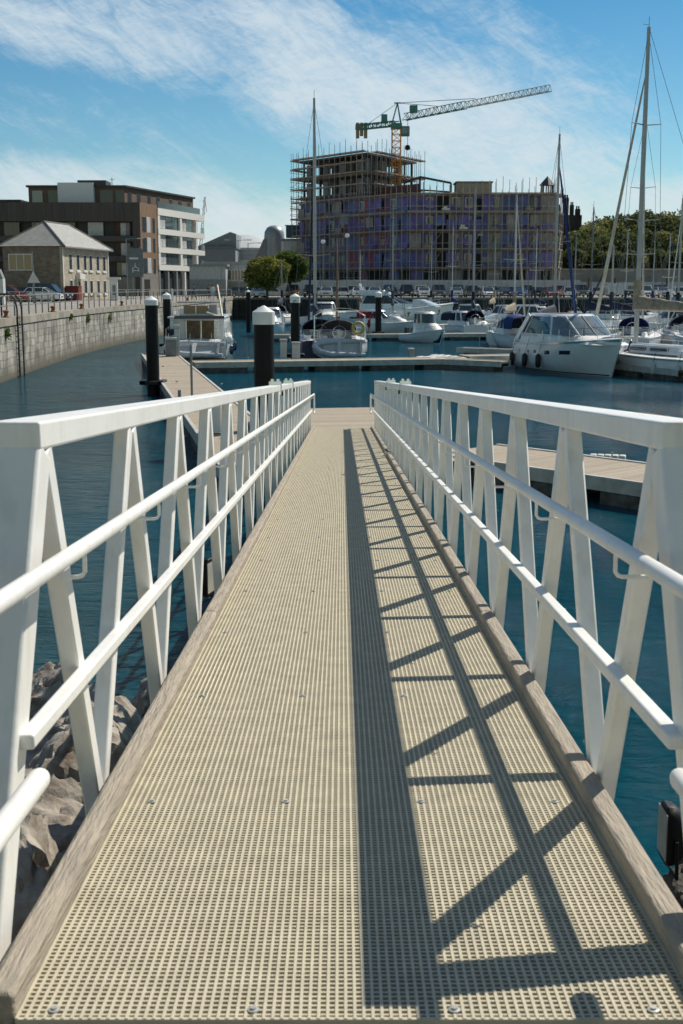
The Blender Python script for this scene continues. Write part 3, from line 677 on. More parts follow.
# --- generic sailing yacht
def yacht(lab, mp, d, L=11, B=3.5, mast_x=.58, mh=15.5, furl=None, cover=None, hood=None, hull_m=None, mr=.10, spread=(.42,.72), mast_m=None,
          fl_top=.9, stripe=None, cover_r=.22, wheel=True, stay_r=.013, fend=None, bz=2.55, backstay=True, detail=True):
    d = Vector(d).normalized(); mx_ = ax(mp[0], mp[2], 2); mh = at(mp[0], mp[1], mp[2]).z; stern = Vector((mx_, mp[2]))-d*L*mast_x
    t = place('sailing_yacht', lab, 'sailing boat', stern, d, 'sailing yachts berthed in the marina')
    h = Hull(L, B, 1.05, 1.3, .72, 1.0, .35, 2.0, True)
    h.mesh().build('hull', hull_m or HULLW, t, smooth=50); h.deck().build('deck', GEL2, t)
    for s_ in (-1,1):
        h.band(0,.99,.90,.96,s_,.02,14).build('toe_rail', ALU, t)
        if stripe: h.band(.02,.97,.72,.80,s_,.008,14).build('hull_stripe', stripe, t)
        h.band(0,.97,.0,.07,s_,.006,14).build('boot_stripe', NAVY, t)
    house(L*.30, L*.82, 1.16, 1.56, B*.30, B*.25, .1, 1.6, front_w=.7).build('coach_roof', GEL, t, smooth=50)
    for s_ in (-1,1):
        for a,b2 in ((.36,.47),(.50,.60)):
            MB().box(L*a, L*b2, *sorted((s_*B*.262, s_*B*.293)), 1.30, 1.46).build('cabin_window', GLASS, t, bevel=.02)
    # cockpit coamings
    for s_ in (-1,1): MB().box(L*.05, L*.31, *sorted((s_*B*.20, s_*B*.27)), 1.05, 1.38).build('coaming', GEL, t, bevel=.04)
    mx = L*mast_x; mz0 = 1.5
    mt = MB().lathe([(mr,mz0),(mr,mh*.7),(mr*.72,mh),(0,mh)], (mx,0,0), 12).build('mast', mast_m or ALU, t)
    MB().tube([(mx,0,mh),(mx,0,mh+.5)], .015, 5).build('mast_aerial', WIRE, mt); MB().tube([(mx,0,mh+.1),(mx+.45,0,mh+.22)], .012, 5).build('wind_vane', WIRE, mt)
    for k in spread:
        for s_ in (-1,1): MB().tube([(mx,0,mz0+(mh-mz0)*k),(mx-.12,s_*B*(.30 if k<.6 else .24),mz0+(mh-mz0)*k+.08)], [.035,.022], 6).build('spreader', mast_m or ALU, mt)
    for s_ in (-1,1):
        y = s_*B*.46; pts = [(mx-.15,y,1.15)]
        for k in spread: pts.append((mx-.12,s_*B*(.30 if k<.6 else .24),mz0+(mh-mz0)*k+.08))
        pts.append((mx,0,mh*.985)); MB().tube(pts, stay_r, 5).build('shroud', WIRE, t)
        MB().tube([(mx-.3,y,1.15),(mx,0,mz0+(mh-mz0)*spread[0]-.1)], stay_r*.8, 5).build('shroud', WIRE, t)
    ft = mz0+(mh-mz0)*fl_top
    if furl: 
        b0 = Vector((L-.15,0,1.45)); b1 = Vector((mx,0,ft)); MB().tube([b0, b0.lerp(b1,.06), b0.lerp(b1,.3), b0.lerp(b1,.9), b0.lerp(b1,.95), b1], [.05,furl[1],furl[1],furl[1]*.5,.03,.02], 10).build('furled_sail', furl[0], t)
    else: MB().tube([(L-.15,0,1.4),(mx,0,ft)], stay_r, 5).build('forestay', WIRE, t)
    if backstay: MB().tube([(.15,0,1.2),(mx,0,mh)], stay_r, 5).build('backstay', WIRE, t)
    bl = L*.38
    MB().tube([(mx-.1,0,bz),(mx-bl,0,bz-.02)], .07, 8).build('boom', mast_m or ALU, t)
    if cover:
        secs = []
        for i in range(13):
            k = i/12; x = mx+.12-(bl+.1)*k; hh = .62*(1-k)**.8+.22+.03*sin(k*21); ww = cover_r*(1-.45*k)*(1+.10*sin(k*17))
            secs.append([(x, ww*cos(a)*(1 if sin(a)<0 else .75), bz+.1+(hh*.75*sin(a) if sin(a)>0 else .17*sin(a))) for a in [2*pi*j/10 for j in range(10)]])
        MB().loft(secs, True).build('sail_cover', cover, t, smooth=70)
        MB().tube([(mx+.05,0,bz+.2),(mx+.05,0,bz+1.5)], cover_r*.7, 8).build('sail_cover_collar', cover, t)
    if hood:
        secs = []
        for x, hh, w in ((L*.29-.75,.98,.30),(L*.29-.1,.98,.31),(L*.29+.45,.70,.30),(L*.29+.85,.18,.27)):
            secs.append([(x, B*w*cos(a), 1.40+hh*max(0,sin(a))**.6) for a in [pi*j/10 for j in range(11)]])
        MB().loft(secs, False, False).build('spray_hood', hood, t, smooth=70)
        MB().loft([[(x,B*.315*cos(a)*.96,1.42+hh*.8*max(0,sin(a))**.6) for a in [pi*(.15+.7*j/6) for j in range(7)]] for x,hh in ((L*.29+.50,.80),(L*.29+.90,.30))],False,False).build('hood_window', GLASS, t)
    if wheel: 
        MB().tube([(L*.13,.42*cos(a),1.62+.42*sin(a)) for a in [2*pi*j/16 for j in range(17)]], .018, 5).build('steering_wheel', CHROME, t)
        MB().beam((L*.13+.1,0,1.0),(L*.13+.1,0,1.75),.22,.22).build('pedestal', GEL, t)
    if detail:
        rails(h, .03, .97, .62, t, n=7, r=.014)
        MB().tube([(.12,-B*.33,1.1),(.12,-B*.33,1.75),(.05,0,1.78),(.12,B*.33,1.75),(.12,B*.33,1.1)], .018, 6).build('pushpit', CHROME, t)
    if fend: fenders(h, t, fend[0], fend[1], fend[2], .12, .6, .8)
    return t, h

# the big yacht on the right
t, h = yacht('big white sailing yacht with tall grey mast, beige sail cover and furled pale sail', (636,27,66.3), (-.435,.90), L=12.3, B=3.9, mast_x=.675, mh=19.4,
      furl=(mat('pale_furled_sail',(.55,.50,.42),.8),.10), cover=BEIGE, hood=None, mr=.125, spread=(.40,.70), fl_top=.88, stripe=None, cover_r=.30, bz=3.35, fend=((.22,.36),1,LGREY), stay_r=.012)
MB().tube([(1.2,-.9,1.3),(1.2,-.9,2.4),(1.2,.9,2.4),(1.2,.9,1.3)], .03, 6).build('stern_arch', CHROME, t)
MB().box(.3,1.6,-1.3,-.6,1.2,1.75).build('cockpit_cushion', BLUEC, t, bevel=.1)
# sprayhood yacht seen from the stern, left centre
t, h = yacht('white sailing yacht moored stern on with spray hood, life ring and an inflatable dinghy', (337,238,86.0), (-.03,1), L=11.5, B=3.9, mast_x=.62, mh=10.7,
      cover=None, hood=mat('grey_canvas',(.10,.10,.11),.8), mast_m=mat('varnished_spar',(.20,.10,.05),.5), mr=.06, spread=(.55,), fl_top=.9)
MB().tube([(.5,-1.6,1.1),(.7,-1.6,2.7),(.7,-1.1,3.0),(.7,1.1,3.0),(.7,1.6,2.7),(.5,1.6,1.1)], .035, 6).build('bimini_frame', CHROME, t)
MB().loft([[(x,1.55*cos(a),2.65+.5*max(0,sin(a))**.7) for a in [pi*j/10 for j in range(11)]] for x in (.7,1.6,2.5)],False,False).build('bimini', mat('grey_canvas',(.10,.10,.11)), t)
MB().tube([(-.02,-1.15+.34*cos(a),1.95+.34*sin(a)) for a in [2*pi*j/14 for j in range(15)]], .10, 7).build('life_ring', mat('yellow_ring',(.55,.42,.14),.6), t)
o = tag(empty('red_ensign', (1.6,79.1,1.2), 0), 'red ensign on the stern rail of the yacht with the spray hood', 'flag'); 
MB().tube([(0,0,0),(.25,-.2,1.5)], .02, 6).build('staff', TEAK, o)
MB().loft([[(.25-.3*k+.06*sin(k*9),-.2+.05*sin(k*11),1.45-.45*k),(.18+.05*sin(k*7),-.2,1.0-.5*k)] for k in (0,.25,.5,.75,1)],False,False).build('flag_cloth', REDC, o)
def dinghy(lab, p, a, L=3.2, B=1.5, m_=None, tilt=0):
    t = tag(empty('inflatable_dinghy', p, rot=(tilt,0,a)), lab, 'dinghy'); r = .20; m_ = m_ or mat('hypalon',(.55,.58,.62),.5)
    pts = [(-L/2,-B/2+r,0),(L*.15,-B/2+r,.02),(L*.36,-B/4,.10),(L*.46,0,.16),(L*.36,B/4,.10),(L*.15,B/2-r,.02),(-L/2,B/2-r,0)]
    MB().tube(pts, [r*.55,r,r,r,r,r,r*.55], 12).build('tube', m_, t, smooth=60)
    MB().box(-L*.40,L*.30,-B/2+r,B/2-r,-.12,-.06).build('floor', LGREY, t); MB().box(-L*.42,-L*.39,-B/2+r,B/2-r,-.15,.18).build('transom', GREYP, t)
    MB().box(-.15,.10,-B/2+r*.6,B/2-r*.6,.12,.16).build('thwart', LGREY, t); return t
dinghy('grey white inflatable dinghy carried across the stern of the yacht with the spray hood', (-.15,78.3,.72), R(180), 3.3, 1.5, tilt=R(-48))
# yacht with dark blue furled sail, tall mast left centre (behind pile)
yacht('dark blue hulled sailing yacht with very tall grey mast and dark furled sail', (315,98,87), (-.10,.995), L=12.5, B=3.7, mast_x=.50, mh=19.4, mr=.11, hull_m=NAVY,
      furl=(DBLUE,.09), cover=DBLUE, spread=(.33,.62), fl_top=.84, hood=DBLUE)
# middle: twin-stay mast
yacht('sailing yacht with slim grey mast and crossed stays in front of the scaffolded building', (392.5,205,133), (.03,1), L=9.5, B=3.0, mast_x=.55, mh=13.2, mr=.09, cover=DBLUE, spread=(.5,), fl_top=.97, stay_r=.03, detail=False)
yacht('small sailing yacht with thin mast behind the day cruiser', (473,190,117), (.05,1), L=9, B=3.0, mast_x=.58, mh=13.3, mr=.085, cover=DBLUE, spread=(.42,), fl_top=.95, stay_r=.015, hood=DBLUE, detail=False)
yacht('sailing yacht with pale furled genoa and beige cover beyond the blue canopy boat', (514,195,102), (.33,.95), L=10, B=3.2, mast_x=.5, mh=11.8, mr=.07, cover=BEIGE, furl=(mat('pale_furled_sail',(.55,.50,.42)),.085), spread=(.50,), fl_top=.96, mast_m=ALUW)
yacht('sailing yacht with bright blue furled sail and tall mast behind the white motor cruiser', (554,134,91), (.42,.91), L=11.5, B=3.6, mast_x=.40, mh=17.0, mr=.10, cover=DBLUE, furl=(BLUEC,.13), spread=(.45,), fl_top=.87)
yacht('white sailing yacht with thin dark mast between the blue sail and tallest mast', (590,207,108), (-.25,.97), L=10, B=3.2, mast_x=.55, mh=11.6, mr=.07, cover=DBLUE, spread=(.5,), mast_m=WIRE, detail=False)
yacht('white sailing yacht with white mast and spray hood just behind the tallest mast', (637.5,114,92), (.30,.95), L=11.5, B=3.6, mast_x=.52, mh=17.4, mr=.10, cover=BLUEC, furl=(mat('pale_furled_sail',(.5,.5,.5)),.08), spread=(.35,.66), fl_top=.86, hood=BLUEC, mast_m=ALUW)
yacht('white sailing yacht at the far right edge with slim mast and dark blue cover', (677,198,96), (.1,.99), L=10.5, B=3.3, mast_x=.55, mh=11.6, mr=.08, cover=DBLUE, spread=(.5,), furl=(ALUW,.06), hood=DBLUE)
yacht('white sailing yacht with grey mast and dark furled sail among the right hand boats', (611,245,109), (-.30,.95), L=11, B=3.4, mast_x=.5, mh=14.6, mr=.09, cover=DBLUE, furl=(DBLUE,.09), spread=(.45,), detail=False)

for i, (px, py, Y, dx, L_, cov, lab) in enumerate(((431,232,150,.2,8.5,DBLUE,'small white yacht with dark blue cover under the far quay right of centre'),(452,222,156,-.1,9,BLUEC,'small white yacht with bright blue cover beside the far quay'),
        (494,236,150,.3,8,BEIGE,'small white yacht with cream cover beside the far quay left of the blue sail'),(535,228,146,-.2,9,DBLUE,'small white yacht with dark cover beyond the bright blue furled sail'),
        (652,226,140,.2,9.5,BLUEC,'white yacht with blue cover beneath the far quay right of the tallest mast'),(625,230,150,-.2,8.5,DBLUE,'white yacht with dark cover beneath the far quay left of the tallest mast'),
        (282,262,150,.1,8,DBLUE,'small white yacht with short mast beside the far quay at the left'),(360,250,158,-.1,8.5,BEIGE,'small white yacht with cream cover under the far quay left of the crane'),
        (574,236,152,.1,9,BEIGE,'white yacht with cream cover just right of the scaffolded block'),(667,236,118,-.4,9,DBLUE,'white yacht with dark cover in the middle row near the right edge'))):
    yacht(lab, (px,py,Y), (dx,.95), L=L_, B=2.9, mast_x=.55, mr=.05, cover=cov, spread=(.5,), mast_m=(ALU,ALUW)[i%2], detail=False, stay_r=.02, hood=cov if i % 3 == 0 else None)
# --- generic motor boat with glasshouse
def motorboat(name, lab, cat, stern, d, L, B, fs, fb, cab, hull_m=None, fly=None, stripe=None, top=None, windows=(), rail=True, mast=None, cab_m=None, rake=.8, sw=.9, canopy=None):
    t = place(name, lab, cat, stern, d); h = Hull(L, B, fs, fb, sw, rake, .35, 2.4)
    h.mesh().build('hull', hull_m or GEL, t, smooth=50); h.deck().build('deck', GEL2, t)
    for s_ in (-1,1):
        h.band(0,.995,.92,.98,s_,.025,14).build('rub_rail', LGREY, t); h.band(.0,.98,.0,.06,s_,.006,14).build('boot_stripe', DBLUE, t)
        if stripe: h.band(*stripe[:4], s_, .012, 12).build('hull_stripe', stripe[4], t)
        for a,b2,f0,f1 in windows: h.band(a,b2,f0,f1,s_,.014,3).build('hull_window', GLASS, t)
    x0, x1, z0, z1, w0, w1, rb, rf = cab
    zb = fs+(fb-fs)*.3
    house(x0, x1+.3, zb-.1, z0+.03, w0+.08, w0+.02, 0, .3, front_w=.85).build('cabin_side', cab_m or GEL, t, smooth=50)
    house(x0+.1, x1, z0, z1, w0, w1, rb, rf, front_w=.85).build('cabin_glass', GLASS, t, smooth=50)
    for s_ in (-1,1):
        for k in (.0,.36,.70):
            xa = x0+.15+(x1-x0)*k*.98; MB().beam((xa,s_*(w0+.01),z0),(xa+(rb if k<.3 else -rf*k*.6),s_*(w1+.01),z1),.09,.06).build('cabin_pillar', cab_m or GEL, t)
    house(x0+rb-.15, x1-rf+.2, z1-.02, z1+.13, w1+.08, w1, .05, .15, front_w=.9).build('cabin_roof', cab_m or GEL, t, smooth=50)
    house(x1-.4, L*.93, fb*.9-.1, fb+.42, B*.30, B*.2, 0, (L*.93-x1)*.7, front_w=.7).build('coach_roof', hull_m or GEL2, t, smooth=50)
    if fly:
        fx0, fx1, fh = fly
        house(fx0, fx1, z1+.10, z1+.10+fh, w1*.92, w1*.95, .0, .5, front_w=.9).build('flybridge', hull_m or GEL, t, smooth=50)
        house(fx1-.75, fx1-.2, z1+.10+fh, z1+.55+fh, w1*.85, w1*.75, .3, .25, front_w=.9).build('fly_screen', SGLASS, t)
        MB().tube([(fx0+.3,-w1*.8,z1+.1),(fx0+.0,-w1*.8,z1+.75+fh),(fx0,w1*.8,z1+.75+fh),(fx0+.3,w1*.8,z1+.1)], .07, 8).build('radar_arch', GEL, t)
    if rail: rails(h, .5, .97, .6, t, n=5)
    if mast: MB().tube([(mast[0],0,z1),(mast[0]-.1,0,mast[1])], .03, 6).build('aerial', ALUW, t)
    if canopy:
        MB().loft([[(x,w0*1.02*cos(a),z0+(z1-z0+.1)*hh*max(0,sin(a))**.5) for a in [pi*j/10 for j in range(11)]] for x,hh in canopy[1]],False,False).build('canopy', canopy[0], t, smooth=70)
    return t, h
# flybridge yacht behind, bow right
t, h = motorboat('flybridge_yacht', 'large pale blue and white flybridge motor yacht with dark window bands, bow to the right', 'motor yacht', (-.4,137.2), (1,-.10), 12.6, 4.4, 1.75, 2.7,
    (2.6,8.6,2.65,3.55,1.75,1.45,.4,3.0), GELB, fly=(2.4,6.0,.45), windows=((.12,.46,.60,.72),(.50,.9,.60,.80)), cab_m=GELB)
# low grey-white cruiser at its left
motorboat('motor_cruiser', 'small white sports cruiser with red canopy below the flybridge yacht', 'motor boat', (1.2,122), (1,-.35), 6.3, 2.5, .95, 1.25, (1.2,3.9,1.45,2.15,.95,.75,.2,.9), canopy=(REDC,((.6,1.0),(1.6,1.05),(2.4,.9))))
# pilothouse workboat
t, h = motorboat('fishing_boat', 'small white fishing boat with upright wheelhouse and dark blue bow', 'fishing boat', (5.6,104.6), (.5,-.86), 5.2, 2.2, .62, 1.15, (1.7,3.2,1.55,2.35,.68,.66,.05,.15), cab_m=GEL, rake=.5, rail=True, stripe=(.86,.99,.05,.98,NAVY), mast=(2.2,3.3))
MB().beam((-.35,0,-.2),(-.2,0,1.15),.3,.35).build('outboard_motor', RUB, t)
# day cruiser with canopy
motorboat('motor_cruiser', 'white day cruiser with blue tinted screen and dark folded canopy right of the fishing boat', 'motor boat', (9.6,118.5), (.52,-.85), 7.6, 2.6, .95, 1.2, (2.2,4.9,1.4,2.15,1.0,.75,.3,1.2), stripe=(.02,.97,.40,.52,LGREY), canopy=(DBLUE,((1.0,1.0),(2.0,1.1),(3.0,1.0))))
# blue canopy boat behind the cruiser's stern
motorboat('motor_cruiser', 'small motor boat with bright blue canopy just left of the white cruiser stern', 'motor boat', (13.3,92.5), (-.25,.97), 5.6, 2.1, .95, 1.2, (1.4,3.4,1.4,2.2,.82,.7,.2,.9), canopy=(BLUEC,((-.1,1.05),(1.0,1.25),(2.2,1.15))))
motorboat('motor_cruiser', 'white sports boat with cream canvas boom tent beyond the blue canopy boat', 'motor boat', (17.2,121), (-.35,-.93), 8, 2.8, 1.1, 1.4, (2.2,5.0,1.6,2.5,1.1,.9,.3,1.2))
motorboat('motor_cruiser', 'grey blue motor boat with low cabin right of the blue furled mast', 'motor boat', (21,118), (-1,-.1), 9.5, 3.1, 1.2, 1.6, (2.6,6.0,1.8,2.7,1.2,.95,.3,1.5), hull_m=GELB)
motorboat('motor_cruiser', 'white motor cruiser with radar arch behind the beige sail cover', 'motor boat', (33,110), (-1,-.2), 9.5, 3.1, 1.2, 1.6, (2.4,6.0,1.8,2.7,1.2,.95,.3,1.5), fly=(2.0,4.4,.4))
motorboat('motor_cruiser', 'white motor boat with curved glass moored beside the quay at the far right', 'motor boat', (41,124), (-1,-.05), 10.5, 3.4, 1.3, 1.8, (2.6,6.6,2.0,2.9,1.3,1.0,.3,1.7), fly=(2.2,4.8,.45), hull_m=GELB)
motorboat('motor_cruiser', 'white cuddy boat in the second row behind the tallest mast', 'motor boat', (25.5,78.5), (-.35,.93), 7.8, 2.8, 1.05, 1.4, (2.0,4.8,1.55,2.3,1.1,.9,.25,1.1), canopy=(GEL2,((.8,1.0),(1.6,1.1),(2.4,1.0))))
motorboat('motor_cruiser', 'white motor boat moored bow out beside the far quay left of the flybridge yacht', 'motor boat', (-2.2,141), (.1,-1), 8.5, 3.0, 1.2, 1.6, (2.4,5.2,1.8,2.7,1.2,1.0,.3,1.3))
for px, Y, dx, L_, hm, lab in ((470,146,.5,7.5,GEL,'white cabin boat under the far quay right of the flybridge yacht'),(505,140,-.5,7,GEL,'small white cabin boat between the pale masts under the far quay'),(548,132,.9,8.5,GEL,'white cabin boat behind the blue furled sail'),
        (600,140,-.8,8,GELB,'pale blue cabin boat under the far quay beyond the white cruiser bow'),(640,132,.8,8,GEL,'white cabin boat in the far row behind the tallest mast'),(672,148,-.6,9,GEL,'white cabin boat under the far quay at the right edge'),(318,148,.3,7,GEL,'white cabin boat under the far quay behind the tall left mast')):
    motorboat('motor_cruiser', lab, 'motor boat', (ax(px,Y,0)-dx*L_/2, Y-.3*L_), (dx,.6), L_, 2.7, 1.0, 1.35, (1.8,4.6,1.5,2.35,1.05,.85,.2,1.0), hull_m=hm, rail=False)
motorboat('motor_cruiser', 'white cruiser half hidden behind the big conical capped pile', 'motor boat', (-7.0,118), (.1,-1), 8.0, 2.9, 1.1, 1.5, (2.4,5.0,1.7,2.5,1.1,.95,.3,1.3))
# moored motor yacht on the left, stern to us
def trawler():
    t = place('motor_yacht', 'white motor yacht moored stern on with dark saloon doors, left of the big pile', 'motor yacht', (-8.75,74.9), (-.03,1))
    h = Hull(10.5, 3.95, 1.25, 1.9, .93, .9, .4, 2.4)
    h.mesh().build('hull', GEL, t, smooth=50); h.deck().build('deck', GEL2, t)
    MB().box(-.55,-.01,-1.75,1.75,.22,.34).build('swim_platform', TEAK, t, bevel=.03)
    MB().box(-.06,-.012,-1.72,1.72,1.08,1.16).build('transom_band', DBLUE, t)
    for s_ in (-1,1):
        MB().box(.0,2.6,*sorted((s_*1.82,s_*1.70)),1.2,1.62).build('bulwark', GEL, t, bevel=.03)
        MB().beam((1.1,s_*1.55,1.3),(1.0,s_*1.5,2.62),.16,.12).build('roof_post', GEL, t)
    MB().box(2.2,8.0,-1.6,1.6,1.25,2.62).build('saloon', GEL, t, bevel=.05)
    for y in (-.62,.30): 
        MB().box(2.12,2.197,y-.40,y+.40,1.35,2.45).build('saloon_door', mat('door_dark_glass',(.10,.055,.035),.15,var=.4,scale=3), t)
        MB().box(2.09,2.118,y+.40,y+.45,1.35,2.45).build('door_frame', CHROME, t)
    MB().box(.75,8.3,-1.72,1.72,2.625,2.74).build('boat_deck', GEL, t, bevel=.04)
    MB().box(.70,.748,-1.70,1.30,2.60,2.78).build('fly_valance', NAVY, t)
    MB().box(3.2,6.4,-1.25,1.25,2.74,3.15).build('flybridge', GEL, t, bevel=.06)
    MB().box(3.12,3.195,-.55,.95,2.85,3.35).build('fly_window', GLASS, t)
    MB().box(3.05,3.118,-1.1,-.62,2.80,3.4).build('fly_locker', GREYP, t); MB().box(3.05,3.118,.17,.22,2.80,3.4).build('fly_window_bar', GEL, t)
    MB().box(2.9,5.6,-1.35,1.35,3.52,3.60).build('bimini', GREYP, t, bevel=.03)
    for s_ in (-1,1):
        for x in (3.0,5.5): MB().tube([(x,s_*1.3,2.74),(x,s_*1.3,3.55)], .03, 6).build('bimini_pole', CHROME, t)
    # davit / mast of crane leaning
    MB().tube([(1.4,-1.45,2.7),(.4,-.65+.0,3.0)], .05, 8).tube([(1.2,-1.55,2.7),(3.2,-1.15,4.6)], .055, 8).build('boat_crane', mat('cream_paint',(.55,.50,.38),.5), t)
    MB().tube([(2.6,1.6,2.7),(2.6,1.6,4.4)], .04, 6).build('aerial', ALUW, t)
    # ladder at the right
    for y in (-1.42,-1.08): MB().tube([(.9,y,1.3),(1.0,y,2.7)], .025, 6).build('ladder_stile', CHROME, t)
    for k in range(5): MB().tube([(.92+.02*k,-1.42,1.5+.25*k),(.92+.02*k,-1.08,1.5+.25*k)], .02, 6).build('ladder_rung', CHROME, t)
    rails(h, .0, .97, .75, t, n=8)
    for k in range(6): MB().tube([(.03,-1.6+.64*k,1.2),(.03,-1.6+.64*k,1.75)], .016, 5).build('stern_stanchion', CHROME, t)
    MB().lathe([(0,-.3),(.22,-.28),(.26,0),(.22,.28),(0,.3)], (.5,-1.95,1.35), 12, 'X').build('white_buoy', GEL, t); MB().box(.1,1.3,1.35,1.75,1.62,2.0).build('seat_cover', DBLUE, t, bevel=.1)
    fenders(h, t, (.15,.4), -1, NAVY, .13, .6, .8)
trawler()
dinghy('grey inflatable dinghy hanging across the stern of the moored motor yacht', (-8.75,74.0,.85), R(176), 3.6, 1.5, tilt=R(-35))
# ------------------------------------------------------------------ CARS
def rgbm(name, c): return mat('car_paint_'+name, c, .25, var=.03, coat=.6)
CARCOL = {'silver': rgbm('silver',(.58,.60,.62)), 'white': rgbm('white',(.82,.83,.83)), 'black': rgbm('black',(.012,.013,.015)), 'dark grey': rgbm('dark_grey',(.11,.12,.13)),
          'blue': rgbm('blue',(.03,.13,.42)), 'red': rgbm('red',(.30,.02,.02)), 'dark blue': rgbm('dark_blue',(.012,.022,.06)), 'orange brown': rgbm('orange_brown',(.26,.12,.035))}
LAMP = mat('lamp_glass',(.75,.75,.72),.1); TAIL = mat('tail_lamp',(.25,.01,.01),.2); TYRE = mat('tyre',(.015,.015,.016),.8); RIM = mat('rim',(.35,.35,.36),.3,metal=.6); PLATE = mat('number_plate',(.7,.66,.4),.5)
KINDS = {'hatchback': (3.9,1.72,1.46), 'estate car': (4.6,1.78,1.48), 'off-roader': (4.5,1.85,1.80), 'panel van': (4.9,1.95,1.98), 'people carrier': (4.5,1.80,1.68)}
protos = {}
def car_proto(kind, colour):
    L, W, H = KINDS[kind]; w = W/2
    t = empty('parked_car')
    zb, zs = .28, H*.56
    prof = {'hatchback': [(0,.35),(.02,.62),(.10,.86),(.9,.97),(1.0,.98),(L-.55,.92),(L-.12,.85),(L,.6),(L-.02,.3)],
            }.get(kind, [(0,.38),(.02,.70),(.08,zs),(L*.25,zs+.02),(L-.9,zs-.02),(L-.15,zs-.14),(L,.62),(L-.02,.32)])
    secs = []
    for yf, zf, ins in ((-1,.9,.10),(-.97,1,.02),(-.6,1,0),(0,1.0,0),(.6,1,0),(.97,1,.02),(1,.9,.10)):
        secs.append([(min(max(x,ins),L-ins), yf*w, z*zf if z>.5 else z) for x,z in prof])
    MB().loft(secs, True).build('body', CARCOL[colour], t, smooth=40)
    if kind == 'hatchback': g = [(.12,.94),(.55,H-.06),(.85,H-.02),(2.1,H-.02),(3.0,.95)]
    elif kind == 'panel van': g = [(.04,1.1),(.08,H-.04),(.2,H),(3.5,H-.02),(4.35,1.1)]
    elif kind == 'off-roader': g = [(.06,1.0),(.18,H-.06),(.35,H-.02),(2.7,H-.02),(3.35,1.0)]
    else: g = [(.08,zs-.02),(.42,H-.06),(.7,H-.02),(2.5,H-.02),(3.5,zs-.04)]
    wg = w*.80
    gl = MB(); secs = []
    for yf, k in ((-1,0),(-.86,1),(.86,1),(1,0)):
        secs.append([(x, yf*(wg if k else w*.95), z if k else g[0][1]-.01) for x,z in g])
    # tumblehome glasshouse
    base = [(x, z) for x, z in g]
    m_ = MB(); n = len(base); zb0 = min(z for x,z in base)
    def wy(z): return w*.95-(z-zb0)/(H-zb0)*w*.17
    vs = [(x,-wy(z),z) for x,z in base]+[(x,wy(z),z) for x,z in base]
    m_.add(vs, [tuple(range(n)), tuple(range(n,2*n))[::-1]]+[(i,i+n,(i+1)%n+n,(i+1)%n) for i in range(n)])
    m_.build('cabin_glass', GLASS if kind != 'panel van' else CARCOL[colour], t, smooth=0)
    xs = [x for x,z in g]; xr0 = g[1][0]+.02; xr1 = g[-2][0]+.05
    MB().box(xr0, xr1, -wy(H)-.015, wy(H)+.015, H-.06, H).build('roof', CARCOL[colour], t, bevel=.03)
    for s_ in (-1,1):
        pil = [(g[0],g[1]),(g[-1],g[-2])]+([((g[0][0]+1.0,g[0][1]),(g[0][0]+.95,H)),((g[0][0]+2.0,g[0][1]),(g[0][0]+2.0,H))])
        for (xa,za),(xb,zb2) in pil: MB().beam((xa,s_*wy(za),za),(xb,s_*wy(zb2),zb2),.07,.06,up=(0,1,0)).build('window_pillar', CARCOL[colour], t)
        for x in (.78, L-.82):
            wh = MB().lathe([(0,-.1),(.30,-.1),(.315,-.07),(.315,.07),(.30,.1),(0,.1)], (x,s_*(w-.10),.315), 14, 'Y').build('wheel', TYRE, t)
            MB().lathe([(0,-.012),(.19,-.012),(.19,.012),(0,.012)], (x,s_*(w+.006),.315), 12, 'Y').build('rim', RIM, wh)
        MB().box(L-.10,L+.005,*sorted((s_*w*.55,s_*w*.90)),.60,.74).build('headlight', LAMP, t, bevel=.02)
        MB().box(-.005,.06,*sorted((s_*w*.70,s_*w*.93)),.66,.90).build('tail_lamp', TAIL, t, bevel=.02)
        MB().box(g[-1][0]-.35,g[-1][0]-.2,*sorted((s_*(w+.0),s_*(w+.16))),g[-1][1]-.02,g[-1][1]+.13).build('wing_mirror', CARCOL[colour], t, bevel=.03)
    MB().box(L-.03,L+.012,-w*.45,w*.45,.42,.60).build('grille', TYRE, t); MB().box(L+.013,L+.022,-.26,.26,.38,.48).build('number_plate', LAMP, t)
    MB().box(-.02,-.005,-.26,.26,.5,.6).build('number_plate', PLATE, t)
    if kind == 'panel van':
        MB().add([(3.53,-w*.70,H-.06),(3.53,w*.70,H-.06),(4.33,w*.86,1.14),(4.33,-w*.86,1.14)],[(0,1,2,3)]).build('windscreen', GLASS, t, loc=(.03,0,.02))
        for s_ in (-1,1): MB().box(2.9,3.7,*sorted((s_*w*.86,s_*w*.965)),1.15,1.62).build('cab_window', GLASS, t)
    return t
def car(kind, colour, x, y, a, lab, group=None, z=QZ+.004):
    k = (kind, colour)
    if k in protos: o = copy_tree(protos[k])
    else: o = protos[k] = car_proto(kind, colour)
    o.location = (x,y,z); o.rotation_euler = (0,0,a); tag(o, lab, 'van' if 'van' in kind else 'car', group); return o
row = [('estate car','silver',None),('off-roader','orange brown',None),(None,)*3,('off-roader','black',1),('hatchback','silver',1),('estate car','white',-1),('hatchback','white',1),('hatchback','silver',1),('hatchback','dark grey',-1),('off-roader','black',1),('hatchback','white',1),('off-roader','dark grey',1),
       ('hatchback','silver',1),('people carrier','dark grey',-1),('estate car','white',1),('hatchback','dark blue',1),('hatchback','blue',1),('hatchback','black',-1),('estate car','red',1),('hatchback','white',-1),('off-roader','dark grey',1),('panel van','silver',None),
       ('hatchback','dark blue',1),('people carrier','white',1),('hatchback','silver',1),('hatchback','white',-1),('people carrier','white',1),('off-roader','dark grey',1)]
